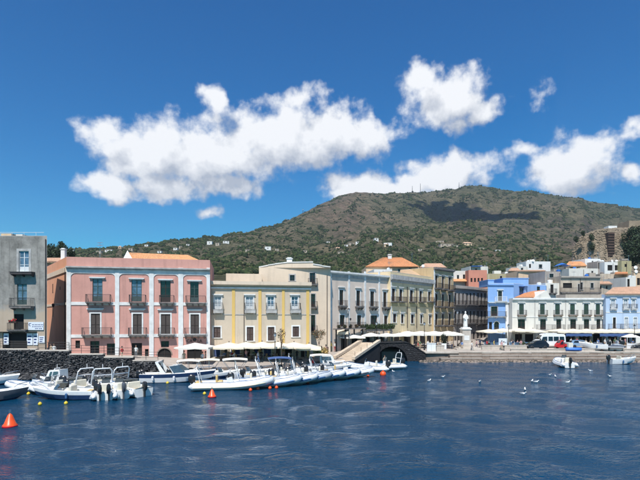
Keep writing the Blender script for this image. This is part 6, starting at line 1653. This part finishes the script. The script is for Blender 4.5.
for k, px in enumerate((222, 231, 240, 252, 262, 272, 282, 291)): cafe(px, 69.0 + .06 * (px - 222), 'before the beige house', 'by the beige house', k, 'palazzo', sit=[['cloth_blue'], ['cloth_red', 'cloth_white'], [], ['cloth_green'], ['cloth_black'], [], ['cloth_pink'], []][k])
for k, px in enumerate((406, 415, 424, 433, 441, 449)): cafe(px, 91.6 + .4 * (k % 2), 'below the yellow house', 'by the yellow house', k, 'bridge', sit=[['cloth_white'], ['cloth_navy', 'cloth_red'], [], ['cloth_beige'], [], ['cloth_grey']][k])
for k, px in enumerate((490, 497, 512, 519, 526)): cafe(px, 95.5, 'before the blue house', 'by the blue house', k, 'statue', sit=[['cloth_green'], [], ['cloth_white'], ['cloth_pink'], []][k])
for k, px in enumerate((592, 600, 609, 618, 627, 636)): cafe(px, 94.6, 'before the white house', 'by the white house', k, 'minibus', sit=[['cloth_yellow'], ['cloth_black'], [], ['cloth_grey'], [], ['cloth_blue']][k])

# glass wind screens and planters in front of the cafes
def screen_row(label, x0, x1, D, h=1.1, n=4):
    a = GP(x0, D); c = GP(x1, D); t = thing('wind_screen', label, 'screen', a); w = (c.x - a.x) / n
    for i in range(n):
        MB().box(i * w + .05, (i + 1) * w - .05, -.02, .02, .35, h).build('glass_panel', 'glass_blue', t); MB().box(i * w + .03, (i + 1) * w - .03, -.04, .04, .05, .345).build('lower_panel', 'white_paint', t)
    for i in range(n + 1): MB().box(i * w - .03, i * w + .03, -.045, .045, 0, h + .05).build('post', 'white_paint', t)
screen_row('low white glass wind screen beside the blue house tables', 509, 530, 93.6)
screen_row('low white glass wind screen by the piazza umbrellas', 484, 499, 93.8, n=3)
def planter(label, px, D, w, d, h, r, seed, mat='pale_stone', mats=('leaf_mid', 'leaf_dark'), n=260, tall=1.):
    t = thing('planter', label, 'planter', GP(px, D)); MB().rbox(-w / 2, w / 2, -d / 2, d / 2, 0, h, .03).build('pot', mat, t); c = MB(); leaf_crown(c, [(0, 0, h + r * .6 * tall, r, tall), (r * .4, 0, h + r * .3, r * .7)], n, .1, seed); c.build('foliage', list(mats), t); MB().tube([(0, 0, h - .1), (0, 0, h + r)], .03, 5).build('stem', 'bark', t)
for i, (px, D) in enumerate(((521, 93), (524, 93.2), (529, 93.1), (488, 93.4))): planter(['square stone planter with shrub behind the black car', 'leafy square planter next to the black car planter', 'square planter with shrub at the wind screen end', 'square stone planter with shrub close to the statue'][i], px, D, .5, .5, .45, .4, 70 + i)
planter('tall dark clipped shrub in a white pot among the white umbrellas', 443.5, 90.6, .9, .9, 1.1, .55, 80, 'white_paint', ('leaf_dark', 'leaf_dark'), 700, 2.2)
planter('green shrub in a pot by the beige house tables', 317, 75.6, .6, .6, .5, .7, 81, n=500); planter('ochre leaved shrub in a pot near the stairway awning', 324, 76.5, .6, .6, .5, .7, 82, mats=('yellow_vinyl', 'leaf_mid'), n=500)
# hedge along the terrace of the rose house
def hedge():
    p0, p1 = P(366, 327.4, 89), P(392, 327.2, 93); t = thing('terrace_hedge', 'green hedge trailing along the rose house terrace', 'hedge', (p0.x, p0.y, p0.z))
    d = p1 - p0; c = MB(); leaf_crown(c, [(d.x * i / 9, d.y * i / 9, rnd.uniform(-.1, .2), .62, .9) for i in range(10)], 3000, .11, 5); c.build('foliage', ['leaf_mid', 'leaf_dark'], t)
    b = MB(); b.loft([[(0, -.25, -.75), (0, .25, -.75), (0, .25, -.35), (0, -.25, -.35)], [(d.x, d.y - .25, -.75), (d.x, d.y + .25, -.75), (d.x, d.y + .25, -.35), (d.x, d.y - .25, -.35)]]); b.build('trough', 'slab_grey', t)
    b = MB(); b.tube([(0, -.3, .2), (d.x, d.y - .3, .2)], .03, 4); b.build('rail', 'iron', t)
    for i in range(4): MB().box(d.x * i / 3 - .12, d.x * i / 3 + .12, d.y * i / 3 - .12, d.y * i / 3 + .12, -p0.z + 1.7, -.75).build('post', 'slab_grey', t)
hedge()
def gallery():
    p0, p1 = P(337, 328.6, 82.6), P(366, 327.6, 88.4); t = thing('terrace_gallery', 'narrow railed gallery with flower pots on the rose house front', 'balcony', (p0.x, p0.y, p0.z)); d = p1 - p0; L = d.length; rz = math.atan2(d.y, d.x)
    MB().box(0, L, 0, .9, -.2, 0).build('floor_slab', 'slab_grey', t, rz=rz); link('railing', rail_mesh(L, .02, 1.0, 'iron'), t, (math.cos(rz) * L / 2, math.sin(rz) * L / 2, 0), rz)
    for i in range(5):
        c = MB(); leaf_crown(c, [(0, 0, .35, .35)], 160, .09, 90 + i); x = L * (i + .5) / 5; o = c.build('potted_plant', ['leaf_mid', 'leaf_dry'], t, (math.cos(rz) * x - math.sin(rz) * .3, math.sin(rz) * x + math.cos(rz) * .3, 0)); MB().lathe([(.12, 0), (.17, .28)], 8).build('pot', 'terracotta', o)
    for i in range(4): x = L * (i + .1) / 3.3; MB().box(x - .1, x + .1, .3, .5, -p0.z + 1.6, -.2).build('post', 'iron', t, rz=rz)
gallery()
# thin street tree before the beige house
p = GP(281.5, 67.6); t = tree('street_tree', 'thin sparse street tree with brown leaves before the beige house', p, 5.2, [(0, 0, 3.9, .55), (.25, 0, 4.5, .5), (-.3, 0, 4.3, .45), (.1, 0, 3.3, .4), (-.1, .1, 4.9, .35)], 330, .07, 9, ('leaf_dry', 'leaf_mid'), .07, 3.0)
p = GP(319, 76); tree('quay_tree', 'small dry leaved tree by the cream house corner', p, 5, [(0, 0, 3.4, .8), (.6, 0, 3.9, .6), (-.6, 0, 3.8, .6)], 420, .09, 12, ('leaf_dry', 'leaf_mid'), .07, 2.6)

# ------------------------------------------------------------------ lamp posts
def lamp_post(label, px, ytop, D, arm=True):
    p = GP(px, D); t = thing('lamp_post', label, 'lamp post', p, 0, None); h = Z(ytop, D) - p.z
    MB().lathe([(.17, 0), (.17, .25), (.09, .4), (.07, .9), (.05, h * .9), (.04, h - .35)], 8).build('post', 'iron', t)
    o = MB().lathe([(.07, 0), (.17, .1), (.21, .42), (.06, .5)], 6).build('lantern', 'curtain_pane', t, (0, 0, h - .55)); MB().lathe([(.25, .425), (.14, .55), (.03, .66)], 6).build('lantern_cap', 'iron', o)
for lb, px, y, D in (('black lamp post among the beige house umbrellas', 275, 333, 67.2), ('tall lamp post beside the stairway', 348.7, 308.5, 83.5), ('lamp post at the top of the stairway', 361.5, 330, 88.5), ('lamp post on the terrace hedge side of the bridge', 376.5, 322, 88), ('lamp post in front of the yellow house umbrellas', 424.4, 322.5, 89), ('lamp post beside the statue, before the ochre house', 457.5, 311, 93.5), ('lamp post before the blue house umbrellas', 508.6, 324.5, 90.5), ('lamp post between white house umbrellas and stall', 634.5, 325, 91)):
    lamp_post(lb, px, y, D)
def notice():
    p = GP(504, 90); t = thing('notice_board', 'white notice board on a pole at the piazza edge', 'sign', p)
    MB().box(-1.0, .55, -.04, .04, .75, 2.1).build('panel', 'sign_white', t); MB().box(-.85, .4, -.045, -.041, 1.2, 1.5).build('print_block', 'curtain_pane', t)
    for x in (-.9, .45): MB().box(x - .04, x + .04, .041, .1, 0, 2.1).build('post', 'white_paint', t)
    s = thing('white_stall', 'white canvas stall before the pale blue house', 'stall', GP(631, 91.5)); 
    MB().loft([[(-1.4, -1, 2.1), (1.4, -1, 2.1), (1.4, 1, 2.1), (-1.4, 1, 2.1)], [(-.2, -.2, 2.7), (.2, -.2, 2.7), (.2, .2, 2.7), (-.2, .2, 2.7)]]).build('canopy', 'awning_white', s); MB().box(-1.3, 1.3, -.95, -.85, .0, .95).build('counter', 'white_paint', s)
    MB().box(.3, 1.35, -.98, -.93, .96, 2.1).build('side_cloth', 'awning_white', s)
    for x in (-1.35, 1.35):
        for y in (-.95, .95): MB().box(x - .04, x + .04, y - .04, y + .04, 0, 2.1).build('post', 'white_paint', s)
notice()
def wall_blocks():
    for lb, x0, x1, D, h, m in (('white painted block wall beside the bridge end', 427, 436, 87.2, 1.5, 'white_paint'), ('pale stone plinth block next to the white block wall', 436.5, 444.5, 87.4, 1.1, 'pale_stone'), ('low pale kerb wall in front of the blue house', 482, 527, 89.6, .9, 'pale_stone'), ('long cream kerb wall along the piazza road', 511, 640, 87.8, .42, 'pale_stone'), ('cream kerb wall behind the hauled out boats', 600, 636, 90.6, .7, 'pale_stone')):
        a, c = GP(x0, D), GP(x1, D); t = thing('low_wall', lb, 'wall', a); L = c.x - a.x; n = max(2, int(L / 1.6))
        for i in range(n): MB().rbox(L * i / n + .008, L * (i + 1) / n - .008, 0, .45, -.3, h - .1, .02).build('block', m, t)
        MB().rbox(-.05, L + .05, -.06, .51, h - .098, h, .02).build('coping', m, t)
wall_blocks()

# ------------------------------------------------------------------ statue on its pedestal
def statue():
    p = GP(465.5, 91.6); t = thing('saint_statue', 'white marble robed figure standing on the pale pedestal', 'statue', (p.x, p.y, Z(327.2, 91.6))); t.scale = (.8, .85, 1)
    b = MB(); prof = [(.52, .0, .44), (.50, .35, .42), (.44, .9, .36), (.46, 1.5, .36), (.50, 2.0, .34), (.47, 2.3, .30), (.20, 2.5, .18), (.13, 2.58, .13), (.17, 2.68, .18), (.19, 2.82, .2), (.16, 2.98, .17), (.05, 3.06, .06)]
    rings = []
    for r, z, r2 in prof:
        fold = .045 if z < 2.2 else 0
        rings.append([((r + fold * math.sin(5 * a)) * math.cos(a), (r2 + fold * math.sin(5 * a)) * math.sin(a), z) for a in np.linspace(0, 2 * math.pi, 20, endpoint=False)])
    b.loft(rings); b.build('robe', 'marble', t, smooth='all')
    a = MB(); a.tube([(.44, -.05, 2.15), (.55, -.2, 1.7), (.25, -.42, 1.55)], [.14, .12, .08], 7).tube([(-.44, -.05, 2.15), (-.55, -.25, 1.75), (-.3, -.45, 1.75)], [.14, .12, .08], 7); a.build('arms', 'marble', t, smooth='all')
    MB().box(-.35, -.05, -.55, -.48, 1.5, 1.9).build('book', 'marble', t)
    d = thing('statue_pedestal', 'tall pale stone pedestal with moulded cap and stepped base', 'pedestal', p); h = Z(327.2, 91.6) - p.z
    def blk(n, w, z0, z1, m='pale_stone', r=.04): MB().rbox(-w / 2, w / 2, -w / 2, w / 2, z0, z1, r).build(n, m, d)
    blk('step', 4.6, -.4, .22); blk('step', 3.6, .221, .42); blk('plinth', 2.3, .421, .95); blk('plinth_moulding', 2.0, .951, 1.12); blk('die', 1.6, 1.121, h - .42); blk('cap', 1.85, h - .419, h - .22, 'marble'); blk('cap', 1.45, h - .219, h - .001, 'marble')
    MB().box(-.5, .5, -.83, -.8, 1.7, 2.6).build('inscription_plate', 'marble', d)
statue()

# ------------------------------------------------------------------ vehicles (front along +x)
def wheel(v, x, y, r, w=.2):
    o = MB(); o.lathe([(r * .55, -w / 2), (r * .92, -w / 2), (r, -w * .3), (r, w * .3), (r * .92, w / 2), (r * .55, w / 2)], 18); me = o.mesh('tyre', 'black_rubber', 'all'); me.transform(Matrix.Rotation(R(90), 4, 'X'))
    wh = link('wheel', me, v, (x, y, r)); q = MB().lathe([(.04, -w * .46), (r * .58, -w * .4), (r * .58, w * .4), (.04, w * .46)], 12); m2 = q.mesh('rim', 'steel'); m2.transform(Matrix.Rotation(R(90), 4, 'X')); link('rim', m2, wh)
def car_body(v, prof, w, mat, tum=.1):
    """prof: closed side outline (x,z); sides lean in by tum above mid height"""
    zs = [p[1] for p in prof]; zm = (min(zs) + max(zs)) / 2
    def yy(z): return w / 2 - max(0, (z - zm)) / (max(zs) - zm) * tum * w
    rings = [[(x, -yy(z) + .05, z) for x, z in prof]]
    rings[0] = [(x * .985, -yy(z), z) for x, z in prof]
    b = MB(); inn = [[(x * .985, s * yy(z), z * .995 + .004) for x, z in prof] for s in (-1, 1)]; mid = [[(x, s * (yy(z) - .09), z) for x, z in prof] for s in (-1, 1)]
    b.loft([inn[0], mid[0], mid[1], inn[1]]); return b.build('body', mat, v, smooth=True), yy
def side_glass(v, boxes, yy, mat='glass_dark'):
    for s in (-1, 1):
        for q in boxes:
            b = MB(); b.add([(x, s * (yy(z) + .012), z) for x, z in q], [(0, 1, 2, 3)]); b.build('side_window', mat, v)
def van():
    p = GP(549, 93.2); v = thing('minibus', 'white minibus with dark windows parked on the piazza', 'van', p, W - .06)
    prof = [(-2.75, .45), (-2.8, 1.0), (-2.72, 2.35), (-2.55, 2.62), (1.2, 2.68), (1.55, 2.5), (2.15, 1.6), (2.8, 1.25), (2.92, .9), (2.9, .42)]
    _, yy = car_body(v, prof, 2.0, 'white_paint', .07)
    side_glass(v, [[(-2.5, 1.35), (-1.6, 1.35), (-1.6, 2.15), (-2.45, 2.15)], [(-1.45, 1.35), (-.5, 1.35), (-.5, 2.15), (-1.45, 2.15)], [(-.35, 1.35), (.5, 1.35), (.5, 2.15), (-.35, 2.15)], [(.7, 1.35), (1.9, 1.35), (1.5, 2.1), (.7, 2.15)]], yy)
    b = MB(); b.add([(1.64, -.8, 2.42), (1.64, .8, 2.42), (2.17, .86, 1.64), (2.17, -.86, 1.64)], [(0, 1, 2, 3)]); b.build('windscreen', 'glass_dark', v)
    for x in (-1.75, 1.85):
        for s in (-1, 1): wheel(v, x, s * .9, .36)
    for s in (-1, 1): MB().rbox(2.8, 2.9, s * .68 - .18, s * .68 + .18, .85, 1.1, .02).build('headlight', 'curtain_pane', v); MB().box(1.95, 2.15, s * 1.1 - .08, s * 1.1 + .08, 1.5, 1.8).build('mirror', 'black_rubber', v)
    MB().box(2.86, 3.0, -.95, .95, .42, .7).build('bumper', 'black_rubber', v); MB().box(-1.2, .9, -.75, .75, 2.68, 2.78).build('roof_vent', 'white_paint', v)
def car(label, px, D, rz, mat, suv=False, nm='parked_car'):
    p = GP(px, D); v = thing(nm, label, 'car', p, rz); k = 1.14 if suv else 1.
    prof = [(-1.95, .35), (-2.02, .8 * k), (-1.85, .98 * k), (-1.5, 1.4 * k), (-.6, 1.5 * k), (.35, 1.42 * k), (1.0, 1.0 * k), (1.85, .86 * k), (2.02, .6 * k), (1.98, .33)]
    _, yy = car_body(v, prof, 1.75, mat, .16)
    side_glass(v, [[(-1.45, .98 * k), (-.5, .98 * k), (-.5, 1.38 * k), (-1.2, 1.36 * k)], [(-.42, .98 * k), (.75, .98 * k), (.25, 1.34 * k), (-.42, 1.38 * k)]], yy)
    b = MB(); b.add([(.42, -.55, 1.40 * k), (.42, .55, 1.40 * k), (.99, .68, 1.03 * k), (.99, -.68, 1.03 * k)], [(0, 1, 2, 3)]); b.add([(-1.55, -.55, 1.36 * k), (-1.55, .55, 1.36 * k), (-1.86, .66, 1.0 * k), (-1.86, -.66, 1.0 * k)], [(3, 2, 1, 0)]); b.build('windscreen', 'glass_dark', v)
    for x in (-1.25, 1.25):
        for s in (-1, 1): wheel(v, x, s * .78, .32 * k)
    for s in (-1, 1): MB().rbox(1.93, 2.03, s * .6 - .18, s * .6 + .18, .62 * k, .76 * k, .02).build('headlight', 'curtain_pane', v); MB().rbox(-2.05, -1.95, s * .62 - .14, s * .62 + .14, .7 * k, .85 * k, .02).build('tail_light', 'red_paint', v)
def ape():
    p = GP(562.6, 90.6); v = thing('three_wheeler', 'red three wheeled delivery vehicle beside the minibus', 'vehicle', p, W + .1)
    b = MB(); prof = [(.1, .3), (.1, 1.62), (.5, 1.68), (.95, 1.1), (1.3, .85), (1.42, .45), (1.2, .3)]; hw = [.62, .5, .45, .5, .45, .4, .5]
    b.loft([[(x, -.62 + .12 * (z > 1.2) + .15 * (x > 1.1), z) for x, z in prof], [(x, .62 - .12 * (z > 1.2) - .15 * (x > 1.1), z) for x, z in prof]]); b.build('cab', 'red_paint', v, smooth=True)
    for s in (-1, 1): q = MB(); q.add([(.2, s * .635, .95), (.85, s * .635, .95), (.5, s * .52, 1.5), (.2, s * .52, 1.5)], [(0, 1, 2, 3)]); q.build('side_window', 'glass_dark', v)
    q = MB(); q.add([(.54, -.42, 1.64), (.54, .42, 1.64), (.95, .48, 1.14), (.95, -.48, 1.14)], [(0, 1, 2, 3)]); q.build('windscreen', 'glass_dark', v)
    bd = MB().box(-1.5, .05, -.7, .7, .5, .58)
    bd.box(-1.5, .05, -.7, -.65, .581, .95).box(-1.5, .05, .65, .7, .581, .95).box(-1.5, -1.45, -.649, .649, .581, .95); bd.build('load_bed', 'red_paint', v)
    MB().rbox(-1.4, -.2, -.6, .6, .59, 1.25, .1).build('load_cover', 'cloth_grey', v)
    wheel(v, 1.05, 0, .25, .14)
    for s in (-1, 1): wheel(v, -1.0, s * .6, .27, .14)
    MB().lathe([(.02, 0), (.09, .02), (.1, .08)], 8).build('headlight', 'curtain_pane', v, (1.3, 0, .8))
van(); car('black off-road car parked in front of the minibus', 536.5, 90.2, .05 + W, 'black_paint', True); car('light blue car parked under the dark blue awning', 580, 92.3, -.15, 'lightblue_paint'); ape()
car('black car parked beside the white canvas stall', 645, 89.2, W - .2, 'black_paint')
def crates():
    t = thing('cream_cabinet', 'tall cream cabinet at the quay edge by the anchored inflatable', 'cabinet', GP(570, 87.2)); MB().rbox(-.42, .42, -.3, .3, 0, 1.55, .03).build('body', 'cream_gel', t); MB().box(-.38, -.01, -.32, -.301, .1, 1.45).build('door', 'cream_gel', t); MB().box(.01, .38, -.32, -.301, .1, 1.45).build('door', 'cream_gel', t)
    b = thing('covered_dinghy', 'small blue covered dinghy lying on the quay beside the cabinet', 'boat', GP(573.5, 86.9), W - .2); n = 9; rings = []
    for i in range(n):
        q = i / (n - 1); hb = .62 * math.sin(math.pi * (.12 + .80 * q)) ** .6; x = -1.3 + 2.6 * q; rings.append([(x, hb * math.cos(a), .42 + .42 * math.sin(a) * (.7 if math.sin(a) < 0 else .8)) for a in np.linspace(0, 2 * math.pi, 12, endpoint=False)])
    MB().loft(rings).build('cover', 'tarp_blue', b, smooth='all'); MB().box(-.9, .9, -.4, .4, 0, .14).build('cradle', 'wood_brown', b)
crates()

# ------------------------------------------------------------------ gulls resting on the water
def gull():
    t = link('seagull', None); b = MB(); rings = []
    for x, r, z in ((-.24, .01, .10), (-.16, .05, .085), (-.03, .085, .07), (.08, .08, .075), (.14, .05, .11), (.17, .035, .16), (.2, .038, .20), (.235, .03, .205), (.26, .01, .2)): rings.append([(x, r * math.cos(a), z + r * math.sin(a)) for a in np.linspace(0, 2 * math.pi, 10, endpoint=False)])
    b.loft(rings); b.build('body', 'bird_white', t, smooth='all')
    for s in (-1, 1): MB().loft([[(.08, s * .07, .12), (.06, s * .095, .07), (-.02, s * .10, .08), (-.02, s * .06, .15)], [(-.27, s * .025, .12), (-.27, s * .03, .11), (-.28, s * .02, .115), (-.28, s * .015, .125)]]).build('wing', 'bird_grey', t)
    MB().tube([(.255, 0, .2), (.30, 0, .192)], [.012, .004], 5).build('beak', 'yellow_plastic', t); return t
g0 = gull(); first = True
for px, py, dark in ((429, 381.5, 0), (479.8, 382.3, 0), (532, 381.9, 0), (536, 382.6, 0), (525, 390.4, 0), (523, 394.5, 0), (567.5, 383.2, 1), (555.5, 377.3, 0), (590.6, 371.4, 0), (550, 375.6, 0), (393.5, 372.3, 0), (610, 377, 0), (443, 377.5, 0)):
    g_ = g0 if first else copy_tree(g0); first = False; g_.location = G(px, py); g_.rotation_euler = (0, 0, rnd.uniform(0, 6.28)); s = 1.35; g_.scale = (s, s, s); tag(g_, 'white gull resting on the calm water of the bay', 'gull', 'gulls on the water')
